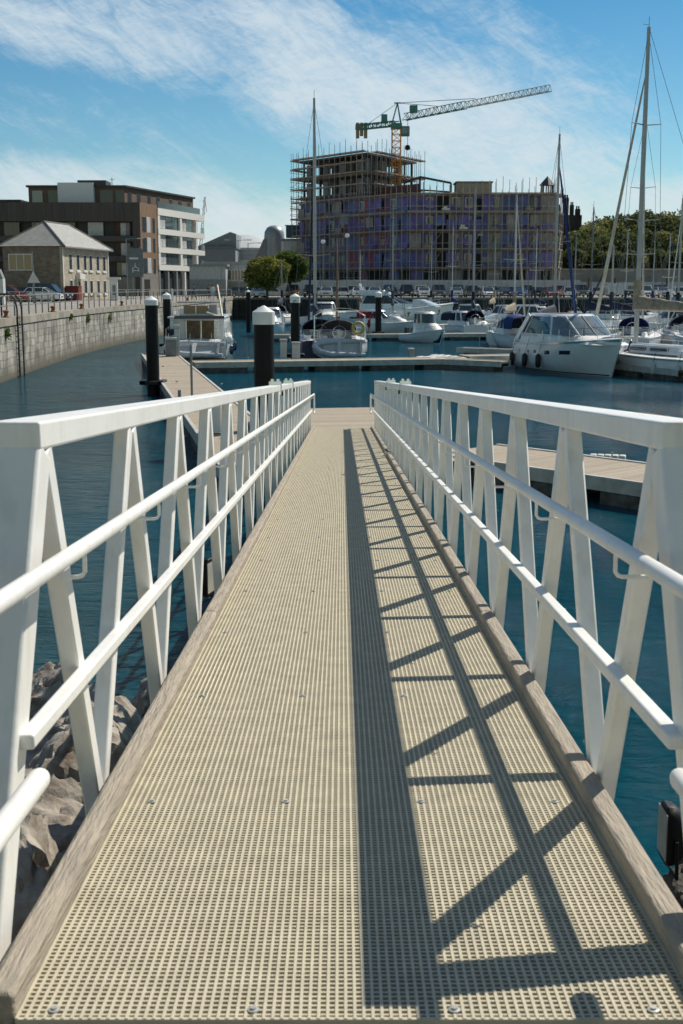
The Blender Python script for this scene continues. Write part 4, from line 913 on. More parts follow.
ordw = 'first second third fourth fifth sixth seventh eighth ninth tenth eleventh twelfth thirteenth fourteenth fifteenth sixteenth seventeenth eighteenth nineteenth twentieth twenty-first twenty-second twenty-third twenty-fourth twenty-fifth twenty-sixth twenty-seventh twenty-eighth'.split()
n = 0
GC = 'cars parked along the far quay'
for i, (k, c, d) in enumerate(row):
    if k is None: continue
    px = 262+i*16.2; Y = 180.5; x = ax(px, Y)
    if i == 0: car(k, c, ax(256,181), 183, R(0), 'silver estate car parked side on beyond the left end of the far quay', GC); continue
    if i == 1: car(k, c, ax(293,178), 179.0, R(-90), 'orange brown off-roader facing the quay edge behind the capped pile', GC); continue
    if i == 21: car(k, c, ax(608,Y), Y+1.5, R(0), 'long silver panel van parked side on in the car park on the right', GC); continue
    if i == 20: px -= 3
    if i > 21: px += 14
    x = ax(px, Y); yy = Y+random.uniform(-.3,.5)
    n += 1
    L_ = KINDS[k][0]
    car(k, c, x, yy+(L_ if d > 0 else 0), R(-90+random.uniform(-2,2)) if d > 0 else R(90), f'{c} {k}, {ordw[n-1]} from the left in the front row beside the far quay', GC)
row2 = ['white','dark grey','silver','black','blue','silver','white','dark blue','dark grey','white','silver','black','silver','white','red','silver','white','dark grey','white','silver','blue','white']
for i, c in enumerate(row2):
    px = 318+i*17.4; Y = 194; kd = ('people carrier','hatchback','off-roader','estate car')[(i*5+2)%4]
    if (kd, c) == ('off-roader','white'): kd = 'hatchback'
    car(kd, c, ax(px,Y)+random.uniform(-.3,.3), Y+random.uniform(0,.6), R(90), f'{c} {kd}, {ordw[i]} from the left in the back row before the hoarding', 'cars in the back row of the car park')
for px, Y, k, c, a, lab in ((229,186,'hatchback','dark grey',5,'dark grey hatchback in front of the grey flat roofed building'),(238,190,'hatchback','black',0,'black hatchback parked by the grey flat roofed building'),
        (250,177.5,'hatchback','silver',-60,'small silver hatchback near the corner of the far quay'),
        (-14,126,'people carrier','red',2,'red car parked by the quay railing at the far left'),(14,131,'hatchback','dark blue',4,'dark blue car parked beside the gable of the stone house'),(24,127.5,'hatchback','white',0,'white car in front of the stone house gable'),
        (30,134,'off-roader','dark blue',-8,'dark blue off-roader against the stone house')):
    car(k, c, ax(px,Y), Y, R(a), lab)

# ------------------------------------------------------------------ facade helper
class Fac:
    """boxes placed on a facade: a = metres along, o = metres outwards"""
    def __init__(s, O, d, n=None):
        s.O = Vector((O[0],O[1],0)); s.d = Vector((d[0],d[1],0)).normalized(); s.n = Vector((s.d.y,-s.d.x,0)) if n is None else Vector((n[0],n[1],0)).normalized()
    def box(s, mb, a0, a1, z0, z1, o0, o1):
        c = [s.O+s.d*a+s.n*o for a in (a0,a1) for o in (o0,o1)]
        p = [c[0],c[1],c[3],c[2]]
        mb.add([(q.x,q.y,z0) for q in p]+[(q.x,q.y,z1) for q in p], [(0,3,2,1),(4,5,6,7),(0,1,5,4),(1,2,6,5),(2,3,7,6),(3,0,4,7)]); return mb
    def part(s, name, m, par, *a, **k):
        o = s.box(MB(), *a).build(name, m, None, smooth=0, **k); r = par
        while r.parent: r = r.parent
        o.parent = par; 
        if par.type == 'EMPTY': o.location = -par.location
        return o
    def window(s, par, a0, a1, z0, z1, frame=WHITE, glass=GLASS, o=0.0, fw=.09, bars=1, sill=None):
        w = s.part('window', frame, par, a0-fw, a1+fw, z0-fw, z1+fw, o-.05, o+.03)
        s.part('pane', glass, w, a0, a1, z0, z1, o+.031, o+.045)
        for b in range(1, bars+1): s.part('glazing_bar', frame, w, a0+(a1-a0)*b/(bars+1)-.03, a0+(a1-a0)*b/(bars+1)+.03, z0, z1, o+.046, o+.06)
        if sill: s.part('sill', sill, w, a0-.2, a1+.2, z0-.28, z0-.10, o-.02, o+.12)
        return w
WFR = mat('white_frame',(.70,.70,.68),.5,var=.05)
# --- stone house
C0 = Vector((ax(64,137),137)); C1 = Vector((ax(109.5,153),153)); d = (C1-C0).normalized(); nL = Vector((-d.y, d.x))  # nL points left (-x)
hs = tag(empty('stone_house', (C0.x,C0.y,QZ)), 'two storey stone house with pale hipped slate roof on the left quay', 'house')
W_ = 6.7; LN = (C1-C0).length; ez = 8.75
f1 = Fac(C0, d); q = [C0, C1, C1+nL*W_, C0+nL*W_]
def wpoly(pts, z0, z1, m_, name, par, **k):
    o = MB().prism([(p.x,p.y) for p in pts][::-1] if False else [(p.x,p.y) for p in pts], z0, z1).build(name, m_, None, smooth=0, **k); o.parent = par; o.location = -par.location; return o
wpoly([p for p in (C0+nL*.31, C1+nL*.31, C1+nL*W_, C0+nL*W_)], QZ-.3, ez, STONE_SHADE, 'wall', hs)
wpoly([p for p in (C0-d*.02, C1+d*.02, C1+nL*.30+d*.02, C0+nL*.30-d*.02)], QZ-.3, ez+.002, STONE, 'front_wall', hs)
e = .45; rz_ = 11.6
E = [C0-d*e-nL*e, C1+d*e-nL*e, C1+d*e+nL*(W_+e), C0-d*e+nL*(W_+e)]; r0 = C0+nL*W_/2+d*4.0; r1 = C1+nL*W_/2-d*4.2
V = [(p.x,p.y,ez+.05) for p in E]+[(r0.x,r0.y,rz_),(r1.x,r1.y,rz_)]
o = MB().add(V, [(0,1,5,4),(1,2,5),(2,3,4,5),(3,2,1,0)]).build('roof', SLATE, None, smooth=0); o.parent = hs; o.location = -hs.location
o = MB().add([V[3],V[0],V[4]], [(0,1,2)]).build('hip_end', SLATED, None, smooth=0); o.parent = hs; o.location = -hs.location
o = MB().tube([V[0],V[4],V[5],V[1]], .12, 6).tube([V[4],V[3]], .1, 6).build('ridge_tiles', mat('dark_ridge',(.12,.11,.10),.8), None); o.parent = hs; o.location = -hs.location
for a0 in (2.1,4.6,7.0,9.0,11.6,14.0):
    f1.window(hs, a0, a0+.85, 6.35, 7.95, WFR, bars=0, sill=WFR)
    if a0 != 4.6: f1.window(hs, a0, a0+.85, 3.75, 5.15, WFR, bars=0, sill=WFR)
dr = f1.part('door', mat('dark_door',(.03,.03,.035),.5), hs, 4.55, 5.55, 3.0, 5.0, -.05, .06); f1.part('door_frame', WFR, dr, 4.4, 4.54, 3.0, 5.3, 0, .12); f1.part('door_hood', WFR, dr, 4.2, 5.9, 5.31, 5.9, 0, .5)
f2 = Fac(C0+nL*W_, -nL)   # gable side facing us
f2.window(hs, .7, 3.2, 6.3, 7.9, WFR, bars=2)
for a in (.0, LN-.25): f1.part('quoin', WFR, hs, a, a+.25, QZ, ez-.05, .0, .05)
f1.part('gutter', GREYP, hs, -.4, LN+.4, ez-.12, ez+.04, .42, .56)
# red bin in front
t = tag(empty('red_bin', (C0.x+.9, C0.y+1.0, QZ)), 'dark red storage box standing at the corner of the stone house', 'box')
MB().box(-.7,.7,-.9,.9,0,1.5).build('body', mat('dark_red',(.16,.02,.015),.6), t, bevel=.05); MB().box(-.75,.75,-.95,.95,1.503,1.62).build('lid', mat('dark_red2',(.12,.02,.015),.6), t, bevel=.04)

# --- apartment block
A = Vector((ax(142,200),200)); Bq = Vector((ax(201,227),227)); dR = (Bq-A).normalized(); nR = Vector((dR.y,-dR.x)); LR = (Bq-A).length
ap = tag(empty('apartment_block', (A.x,A.y,QZ)), 'modern apartment block with dark timber front, brown timber corner and white banded end', 'apartment building')
dL = Vector((-1,-.02)).normalized(); fl = Fac(A+dL*62, -dL); fr = Fac(A, dR)
DARKW = mat('dark_recess',(.018,.018,.02),.5); APG = mat('apartment_glass',(.05,.07,.08),.08); REVEAL = mat('brown_reveal',(.085,.045,.035),.8); CURT = mat('pale_blind',(.50,.52,.53),.7)
WB = mat('white_render',(.74,.74,.72),.7,var=.04); GSTONE = mat('grey_ground_stone',(.22,.21,.195),.85)
core = [A+dL*.4+dR*.7, Bq-nR*.8, Bq+dL*22, A+dL*61+dR*10, A+dL*61+dR*.8]
core = [A+dR*.9-nR*.9, Bq-nR*.9-dR*.3, Vector((Bq.x-34,Bq.y+2)), Vector((A.x-62,A.y+22)), Vector((A.x-62,A.y+2.2)), Vector((A.x-1.5,A.y+1.6))]
wpoly(core, QZ, 17.0, DARKW, 'core_wall', ap)
# left (dark) front: bands, balconies, windows
TZ = 17.45
fl.part('timber_band', TIMBERD, ap, 0, 61.95, 14.55, TZ, -1.2, 0)
for k, (z0, z1) in enumerate(((11.45,12.3),(8.35,9.2),(5.4,6.1))):
    fl.part('balcony_front', TIMBERD if k else mat('dark_panel',(.03,.032,.036),.4), ap, 0, 61.9, z0, z1, -.9, 0)
for zt, zb in ((14.5,12.35),(11.4,9.25),(8.3,6.15),(5.35,3.0)):
    for k in range(14):
        a0 = 61.9-k*4.4; 
        if k % 3 == 0: fl.part('pier', TIMBERD, ap, a0-1.1, a0-.02, zb, zt, -1.0, -.02)
        m_ = (REVEAL, APG, APG, CURT, REVEAL, APG, APG)[(k*3+int(zt))%7]
        fl.part('glazed_bay', m_, ap, a0-3.9, a0-1.5, zb+.05, zt-.05, -1.5, -1.3)
        if (k+int(zb))%3 == 0: w = fl.part('window', GREYP, ap, a0-3.2, a0-1.7, zb+.05, zt-.1, -1.3, -1.2); fl.part('pane', CURT, w, a0-3.1, a0-2.3, zb+.1, zt-.2, -1.19, -1.17)
# brown corner
bl = 7.4
fr.part('timber_wall', TIMBERV, ap, 0, bl, 7.2, TZ+.02, -.8, .0); fr.part('ground_wall', GSTONE, ap, 0, bl, QZ, 5.9, -.8, -.03)
fr.part('stone_band', GSTONE, ap, 0, bl, 5.9, 7.19, -.8, -.02)
o = fl.part('corner_pier', TIMBERD, ap, 61.0, 62.03, QZ, TZ+.01, -.7, .04)
fl.part('ground_pier', GSTONE, ap, 58.0, 61.0, QZ, 5.9, -.7, .06)
for z0, z1 in ((13.0,15.3),(9.9,12.1),(6.6,8.9)):
    fr.window(ap, .9, 2.5, z0, z1, GREYP, APG, .0, .06, 0); fr.window(ap, 2.8, 4.2, z0, z1, WFR, CURT, .0, .06, 0); fr.window(ap, 5.3, 6.2, z0, z1, GREYP, APG, .0, .06, 0)
dr = fr.part('doorway', DARKW, ap, 1.2, 3.6, QZ, 5.6, -.5, -.0)
# white end
for z0, z1 in ((15.95,17.05),(12.9,13.8),(9.95,10.85),(7.1,8.0)):
    fr.part('white_band', WB, ap, bl+.01, LR+.3, z0, z1, -.9, .15)
    fr.part('balcony_slab', WB, ap, LR+.31, LR+2.2, z0, z0+.85 if z0 < 15 else z1, -3.0, .15)
    if z0 < 15: fr.part('balcony_rail', SGLASS, ap, LR+.4, LR+2.1, z1+.02, z1+1.0, .05, .10)
for z0, z1 in ((13.81,15.94),(10.86,12.89),(8.01,9.94)):
    for a in (bl, bl+10.2, LR-2.2): fr.part('white_pier', WB, ap, a+.02, a+.9, z0-.005, z1+.005, -.9, .1)
    for a0, a1, kk in ((bl+1.3,bl+4.0,0),(bl+4.2,bl+6.9,1),(bl+7.1,bl+9.9,2),(bl+11.3,bl+14.0,0),(bl+14.2,bl+16.6,1)):
        if a1 > LR-2.3: a1 = LR-2.3
        fr.window(ap, a0, a1, z0+.1, z1-.1, GREYP, CURT if kk == 0 else APG, -.25, .05, 1)
for k in range(5): fr.part('shopfront', APG, ap, bl+.8+k*4.0, bl+4.2+k*4.0, QZ+.1, 6.6, -.6, -.5); 
for k in range(6): fr.part('ground_pier', WB if k in (3,5) else GREYP, ap, bl+.1+k*4.0, bl+.7+k*4.0, QZ, 7.09, -.7, .05)
# penthouse
PH = Vector((ax(33,204),204))
p0 = Vector((ax(127.5,204),204)); p1 = Vector((ax(195,231),231))
wpoly([PH, p0, p1, Vector((p1.x-25,p1.y)), Vector((PH.x,PH.y+14))], 17.0, 20.05, TIMBERG, 'penthouse_wall', ap)
wpoly([PH+Vector((-.3,-.4)), p0+Vector((.3,-.4)), p1+Vector((.4,.2)), Vector((p1.x-25,p1.y+.4)), Vector((PH.x-.3,PH.y+14.4))], 20.06, 20.35, mat('roof_edge',(.035,.04,.045),.5), 'penthouse_roof', ap)
fp = Fac(PH, Vector((1,0))); PL = p0.x-PH.x; fq2 = Fac(p0, p1-p0)
fp.part('white_box', mat('white_cladding',(.62,.66,.70),.5,var=.03), ap, 4.9, 10.6, 17.3, 20.7, .0, 1.1)
fp.part('stair_head', mat('dark_cladding',(.03,.035,.04),.5), ap, 8.0, 12.5, 20.36, 21.1, -4, .6)
for a0, a1 in ((.6,2.2),(3.2,4.6),(11.5,13.4),(14.0,15.2)): fp.window(ap, a0, a1, 17.7, 19.5, GREYP, SGLASS if a0<1 else APG, .0, .06, 0)
for a0 in (1.2,4.6,8.6,12.2,17.5,21.5,25.5): 
    if a0+1.4 < (p1-p0).length: fq2.window(ap, a0, a0+1.3, 17.5, 19.3, GREYP, DARKW, .0, .06, 0)
fr.part('roof_rail', mat('rail_glass',(.10,.12,.13),.2), ap, bl+.3, LR+.2, 17.06, 18.1, .0, .05)
o = MB().tube([(0,0,0),(0,0,1.5)], .06, 6).tube([(-.5,0,1.2),(.5,0,1.2)], .03, 6).build('aerial', WIRE, None); o.parent = ap; o.location = (p0.x-3-A.x, 10, 17.6)
# neighbour at left edge, darker, lower
nb = tag(empty('flat_block', (ax(0,212),212,QZ)), 'dark flat roofed block rising behind the apartment block at the far left', 'building')
MB().box(-18,4.0,0,10,0,15.3).build('wall', mat('dark_cladding',(.03,.035,.04)), nb); MB().box(-18.3,4.3,-.4,10.4,15.303,15.7).build('roof_edge', mat('roof_edge',(.035,.04,.045)), nb)

# --- low grey buildings beyond
def simple_building(name, lab, cat, x0, x1, Y, dep, z1, wallm, roofm=None, roof_h=.35):
    t = tag(empty(name, ((x0+x1)/2,Y,QZ)), lab, cat); w = (x1-x0)/2
    MB().box(-w,w,0,dep,0,z1-QZ).build('wall', wallm, t); MB().box(-w-.3,w+.3,-.3,dep+.3,z1-QZ+.003,z1-QZ+roof_h).build('roof', roofm or GREYP, t)
    return t
gw1 = mat('mid_grey_wall',(.40,.42,.44),.7); gw2 = mat('pale_grey_wall',(.55,.56,.56),.7)
t = simple_building('shop_building', 'pale flat roofed building with dark blue window strips behind the left trees', 'building', ax(206,205), ax(283,205), 205, 9, 7.9, gw2, mat('parapet',(.36,.37,.37),.7), .5)
for i, (p0x, p1x) in enumerate(((210,224),(229,247))):
    a0 = ax(p0x,205)-t.location.x; a1 = ax(p1x,205)-t.location.x
    o = MB().box(a0-.15,a1+.15,-.10,-.003,2.45,4.3).build('window_strip', WFR if i else NAVY, t); MB().box(a0,a1,-.14,-.103,2.6,4.1).build('pane', GLASS, o)
    for k in range(1,6): MB().box(a0+(a1-a0)*k/6-.06,a0+(a1-a0)*k/6+.06,-.17,-.143,2.6,4.1).build('glazing_bar', WFR if i else NAVY, o)
MB().box(-4.9,6.9,-.35,-.005,.0,2.2).build('ground_floor', mat('beige_front',(.34,.31,.27),.8), t)
t = simple_building('shed', 'grey windowless panel building between the apartment block and the shops', 'shed', ax(190,200), ax(226,200), 200, 6, 7.6, gw1)
MB().box(-2.9,2.9,-.12,-.003,.1,2.6).build('door_strip', GREYP, t)
t = simple_building('side_hall', 'dark grey wedge roofed hall behind the grey panel building', 'hall', ax(195,262), ax(236,262), 262, 20, 12.2, mat('slate_wall',(.26,.285,.31),.7))
MB().side([(-4.5,9.3),(3.2,12.6),(4.4,12.2),(4.5,9.3)], .5, 15).build('mono_roof', mat('slate_wall',(.12,.14,.16)), t)
# drum hall with curved roof
hx = ax(243,282); t = tag(empty('drum_hall', (hx,282,QZ)), 'round grey hall with shallow conical roof behind the left trees', 'hall')
MB().lathe([(0,0),(9.5,0),(9.5,8.2),(9.8,8.3),(9.8,9.3),(0,9.3)], n=40).build('wall', mat('hall_wall',(.38,.42,.45),.7), t)
MB().lathe([(10.2,9.3),(10.1,9.7),(6.5,11.6),(2.5,12.7),(0,12.8)], n=40).build('roof', mat('hall_roof',(.55,.57,.58),.5,var=.05), t, smooth=25)
MB().lathe([(9.6,6.0),(9.75,6.0),(9.75,7.2),(9.6,7.2)], n=40).build('wall_band', gw2, t)
t = tag(empty('roof_drum', (ax(273,255),262,QZ)), 'tall grey hooded ventilation cylinder rising beside the round hall', 'tower')
MB().lathe([(0,0),(2.1,0),(2.1,11.6),(2.0,12.6),(1.5,13.4),(.8,13.8),(0,13.9)], n=28).build('cylinder', mat('zinc',(.33,.34,.36),.45,metal=.3), t, smooth=40)
MB().side([(-4.8,5.0),(-2.2,11.0),(-1.2,11.4),(-1.2,5.0)], -1.6, 1.6).build('side_hood', mat('zinc_dark',(.22,.23,.25),.5,metal=.3), t)
t = simple_building('office_building', 'plain pale grey building at the foot of the scaffolding behind the left trees', 'building', ax(282,235), ax(300,235), 240, 10, 13.0, gw2)
# distant small crane
t = tag(empty('mobile_crane', (ax(200,300),300,QZ)), 'thin white lattice crane boom far away right of the apartment block', 'crane')
a = at(199.5,262,300)-t.location; b = at(205,197,300)-t.location
m_ = MB()
for ox, oy in ((-.35,-.35),(.35,-.35),(.35,.35),(-.35,.35)): m_.tube([a+Vector((ox,oy,0)), b+Vector((ox*.3,oy*.3,0))], .09, 5)
for k in range(16):
    p = a.lerp(b,k/16); q_ = a.lerp(b,(k+1)/16); s_ = -1 if k%2 else 1; m_.tube([p+Vector((.35*s_,-.35,0)), q_+Vector((-.35*s_,-.35,0))], .06, 4)
m_.build('boom', WB, t); MB().box(a.x-2,a.x+1.5,-1.5,1.5,0,3).build('carrier', WB, t); MB().tube([b, b+Vector((.3,0,-3.5))], .05, 4).build('hook_line', WIRE, t)

# ------------------------------------------------------------------ CONSTRUCTION SITE
K = Vector((ax(409,215),215)); D1 = Vector((ax(300,240),240)); dF = Vector((1,0)); xE = ax(549,217)
ZB = QZ; ZT = 19.75
cb = tag(empty('construction_building', (K.x,K.y,ZB)), 'half built concrete block clad in purple and blue sheeting with an open framed upper tower', 'building')
NETP = mat('purple_sheeting',(.23,.19,.52),.8,scale=.5,col2=(.10,.10,.30),detail=4)
NETB = mat('blue_sheeting',(.18,.24,.54),.8,scale=.5,col2=(.09,.12,.30),detail=4)
NETR = mat('red_sheeting',(.42,.12,.18),.8,scale=.4,col2=(.16,.09,.22),detail=4)
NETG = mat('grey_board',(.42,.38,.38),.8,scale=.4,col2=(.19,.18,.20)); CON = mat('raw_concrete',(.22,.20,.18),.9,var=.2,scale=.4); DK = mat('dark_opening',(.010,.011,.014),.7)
fR = Fac(K, dF, (0,-1)); d1 = (K-D1).normalized(); fL = Fac(D1, K-D1); LLf = (K-D1).length; LRf = xE-K.x
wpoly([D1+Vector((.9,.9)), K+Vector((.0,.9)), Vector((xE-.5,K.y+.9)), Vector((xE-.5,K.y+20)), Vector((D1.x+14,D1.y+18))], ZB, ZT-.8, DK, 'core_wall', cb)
floors = [ZB+.0, 7.5, 10.65, 13.7, 16.8, ZT]
rnd = random.Random(5)
for (f_, Lf, nb_) in ((fL, LLf, 11), (fR, LRf, 11)):
    for i in range(5):
        z0, z1 = floors[i], floors[i+1]
        f_.part('floor_slab', CON, cb, 0, Lf, z1-.32, z1-.02, -1, .12)
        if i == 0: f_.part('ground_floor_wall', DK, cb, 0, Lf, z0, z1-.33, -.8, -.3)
        for k in range(nb_):
            a0 = Lf*k/nb_; a1 = Lf*(k+1)/nb_-.02
            if i == 0 and k % 3: continue
            if f_ is fR: m_ = (NETP,NETP,DK,NETG,NETP,NETB,NETG,NETB,NETP,NETP,NETG)[k]
            else: m_ = (NETB,NETB,NETG,NETB,NETP,NETB,NETR,NETP,NETR,NETB,NETP)[(k+(i==3)*2+(i==1))%11]
            o = f_.part('wall_panel', m_, cb, a0, a1, z0, z1-.325, -.7, -.25)
            if i and m_ is not DK and k % 11 in (1,3,4,6,8,9):
                ww = f_.part('window', WFR if rnd.random()<.5 else mat('blue_white_frame',(.25,.33,.42),.5), cb, a0+.55, a0+1.75, z0+.75, z0+2.45, -.26, -.18); f_.part('pane', GLASS, ww, a0+.65, a0+1.10, z0+.85, z0+2.35, -.179, -.16); f_.part('pane', GLASS, ww, a0+1.2, a0+1.65, z0+.85, z0+2.35, -.179, -.16)
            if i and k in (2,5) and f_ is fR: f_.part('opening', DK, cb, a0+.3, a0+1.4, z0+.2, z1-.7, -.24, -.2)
fR.part('plant_room', mat('cream_block',(.36,.32,.26),.85), cb, ax(453,222)-K.x, ax(487,222)-K.x, ZT+.0, ZT+2.1, -8, -3)
fR.part('plant_room_roof', CON, cb, ax(452,222)-K.x, ax(488,222)-K.x, ZT+2.103, ZT+2.35, -8.3, -2.8)
# projecting bays
for p0x, p1x in ((445,470),(500,545)):
    a0 = ax(p0x,214)-K.x; a1 = ax(p1x,214)-K.x
    for i in range(5): fR.part('bay_slab', CON, cb, a0, a1, floors[i+1]-.30, floors[i+1]-.05, .121, .7)
# upper tower (three open floors)
T0 = Vector((ax(368,223.6),223.6)); TR = Vector((ax(415,241),241)); TL = D1+ (D1-K).normalized()*.0
dT = (T0-TL); fTL = Fac(TL+Vector((.3,.3)), dT); fTR = Fac(T0+Vector((0,.3)), TR-T0)
TB = TL+(TR-T0)
lv = [ZT, 21.0, 24.6, 28.2]
tower_poly = [TL, T0, TR, TB]
FRAMEM = mat('steel_frame',(.05,.05,.06),.6); COREM = mat('tower_core',(.30,.30,.31),.8,var=.2)
for z in (20.9, 24.2, 27.5): wpoly([p+Vector((0,.15)) for p in tower_poly], z-.35, z, CON if z<27 else mat('deck_soffit',(.11,.09,.09),.8), 'upper_floor_slab', cb)
cen = (TL+T0+TR+TB)/4
wpoly([cen+(p-cen)*s_ for p, s_ in zip(tower_poly,(.45,.5,.5,.45))], ZT, 27.1, COREM, 'lift_core', cb)
wpoly([cen+(p-cen)*.9 for p in tower_poly], ZT-1, 21.0, NETB, 'tower_base_wall', cb)
for z0, z1 in ((20.91,23.84),(24.21,27.14)):
    for f_, Lf, nn_ in ((fTL, dT.length-.3, 8), (fTR, (TR-T0).length-.3, 6)):
        for k in range(nn_+1): f_.part('column', FRAMEM, cb, Lf*k/nn_-.13, Lf*k/nn_+.13, z0-.01, z1+.0, -.9, -.6)
        for k in range(nn_):
            if (k*7+int(z0)) % 2 == 0: f_.part('infill_panel', COREM, cb, Lf*k/nn_+.2, Lf*(k+1)/nn_-.2, z0, z1-.4, -1.4, -1.2)
    for k in range(5):
        q_ = cen+Vector((rnd.uniform(-7,7), rnd.uniform(-5,5))); wpoly([q_+Vector(v) for v in ((-.15,-.15),(.15,-.15),(.15,.15),(-.15,.15))], z0, z1, FRAMEM, 'column', cb)
# sloping steel frame right of crane + roof level clutter
o = MB()
a = at(420,177,224); b = at(451,183,224); c = at(420,190,224); e_ = at(451,192,224)
o.beam(a, b, .35,.35).beam(a, c, .3,.3).beam(b, e_, .3,.3).beam(at(404,183,226), a, .3,.3).beam(c, e_, .25,.25); o = o.build('roof_frame', mat('red_oxide',(.09,.035,.03),.7), None, smooth=0); o.parent = cb; o.location = -cb.location
f_ = fL; f_.part('roof_edge_wall', mat('red_oxide_wall',(.10,.05,.05),.8), cb, LLf*.38, LLf*.98, ZT, ZT+1.9, -3.0, -2.6)
# scaffolding
TUBEM = mat('scaffold_tube',(.45,.40,.36),.6,metal=.2,var=.2); BOARDM = mat('scaffold_boards',(.36,.28,.22),.85,scale=.5,var=.2)
def scaff(lab, fc, Lf, lifts, n_st, zb, ztop, off=(.55,1.75), seed=1, wrap=False, boards=True):
    t = tag(empty('scaffolding', (fc.O.x, fc.O.y, zb)), lab, 'scaffolding'); r = random.Random(seed)
    def W(a, o): p = fc.O+fc.d*a+fc.n*o-Vector((fc.O.x,fc.O.y,zb)); return p
    for k in range(n_st):
        a = Lf*k/(n_st-1)
        for o in off:
            p = W(a,o); top = ztop+r.uniform(.2,2.2)-(0 if o == off[1] else r.uniform(0,.8))
            MB().tube([(p.x,p.y,0),(p.x,p.y,top-zb)], .045, 4, cap=False).build('standard', TUBEM, t, smooth=0)
    for z in lifts:
        for o in off:
            for dz in (0, 1.0) if o == off[1] else (0,):
                MB().tube([W(-.6,o)+Vector((0,0,z+dz-zb)), W(Lf+.6,o)+Vector((0,0,z+dz-zb))], .04, 4).build('ledger', TUBEM, t, smooth=0)
        if boards:
            o2 = fc.box(MB(), -.5, Lf+.5, z+.05, z+.12, off[0]+.05, off[1]-.05).build('boards', BOARDM, None, smooth=0); o2.parent = t; o2.location = -t.location
            o2 = fc.box(MB(), -.5, Lf+.5, z+.13, z+.28, off[1]-.09, off[1]-.055).build('toe_board', BOARDM, None, smooth=0); o2.parent = t; o2.location = -t.location
    m_ = 0
    for k in range(0, n_st-2, 3):
        for z0, z1 in zip(lifts, lifts[1:]):
            if r.random() < .45:
                MB().tube([W(Lf*k/(n_st-1),off[1]+.05)+Vector((0,0,z0-zb)), W(Lf*(k+2)/(n_st-1),off[1]+.05)+Vector((0,0,z1-zb))], .035, 4).build('brace', TUBEM, t, smooth=0)
    return t
scaff('brown boarded scaffolding along the low front of the construction block', fR, LRf, [4.6+.4]+[z-.1 for z in floors[1:]], 23, ZB, ZT+.6, seed=2)
scaff('brown boarded scaffolding along the receding left front of the construction block', fL, LLf, [5.0]+[z-.1 for z in floors[1:]], 23, ZB, ZT+.4, seed=3)
scaff('open scaffolding around the left face of the upper tower', fTL, dT.length, [22.0,24.1,25.8,27.5], 14, ZT, 27.9, seed=4)
scaff('open scaffolding around the right face of the upper tower', fTR, (TR-T0).length, [22.0,24.1,27.4], 12, ZT, 27.8, seed=5)
fE = Fac(TL, (TB-TL), None); fE.n = -Vector(((T0-TL).x,(T0-TL).y,0)).normalized()
lifts_e = [5.2,7.0,9.0,10.9,12.8,14.8,16.8,18.8,20.6,22.3,24.1,25.8,27.5]
scaff('tall stack of open scaffold lifts at the left end of the construction block', fE, 6.0, lifts_e, 4, ZB, 27.8, off=(.3,2.6), seed=6)
fE2 = Fac((xE-.5,K.y), Vector((0.25,1)), (1,-.25))
scaff('open scaffold return at the right end of the construction block', fE2, 8, [5.0]+[z-.1 for z in floors[1:]], 5, ZB, ZT+.3, off=(.3,1.6), seed=8)
nt_ = tag(empty('debris_netting', (K.x, K.y, ZB)), 'purple and blue debris netting hung in uneven strips on the scaffolding', 'netting')
rn = random.Random(17)
for fc, Lf, n_ in ((fR, LRf, 12), (fL, LLf, 14)):
    for i in range(1, 5):
        for k in range(n_):
            if rn.random() < .42:
                a0 = Lf*k/n_+.1; a1 = Lf*(k+1)/n_-.1; z0 = floors[i]+rn.choice((.1,.15,.9)); z1 = floors[i]+rn.choice((1.2,1.9,2.7))
                secs = []
                for j in range(7):
                    a = a0+(a1-a0)*j/6; o1 = .50+.06*sin(j*2.1+k); p = fc.O+fc.d*a+fc.n*o1
                    q = fc.O+fc.d*a+fc.n*(.46+.08*sin(j*1.7+i)); secs.append([(p.x,p.y,z0+.1*sin(j*1.3+k)),(q.x,q.y,z1+.08*sin(j*2.3+i))])
                o = MB().loft(secs, False, False).build('netting_sheet', rn.choice((NETP,NETB,NETP,NETG)), None, smooth=60); o.parent = nt_; o.location = -nt_.location
for k, (a, z) in enumerate(((3,10.7),(9,13.75),(14,7.6),(20,16.85),(6,16.85),(17,10.7))):
    for dz in range(1): 
        p = fR.O+fR.d*a+fR.n*1.1; t = tag(empty('board_stack', (p.x,p.y,z+.2)), 'small stack of boards and boxes left on a scaffold lift', 'board stack', 'board stacks on the scaffold lifts'); MB().box(-.7,.7,-.3,.3,0,.35).box(-.5,.2,-.25,.25,.352,.75).build('boards', (BOARDM,WFR,CON)[k%3], t, bevel=.02)
# white sign on scaffolding
t = tag(empty('site_banner', tuple(at(344,219,228))), 'pale blue square banner hung on the scaffolding left of the crane', 'banner')
MB().box(-.75,.75,-.03,.03,-.95,.95).build('banner_cloth', mat('banner_blue',(.30,.38,.55),.7), t); MB().box(-.5,.5,-.045,-.031,.1,.5).build('banner_panel', mat('banner_pale',(.45,.52,.66),.7), t)
# loading tower at left end (dark blue skip platform)
t = tag(empty('hoist_cabin', tuple(at(292.5,232,240))), 'small dark hoist cabin on the scaffold lifts at the left end', 'hoist')
MB().box(-1.2,1.2,-1,1,-1.1,1.1).build('cabin_body', mat('hoist_blue',(.05,.08,.12),.6), t, bevel=.05); MB().box(-1.4,1.4,-1.2,1.2,1.12,1.25).build('cabin_roof', GREYP, t)
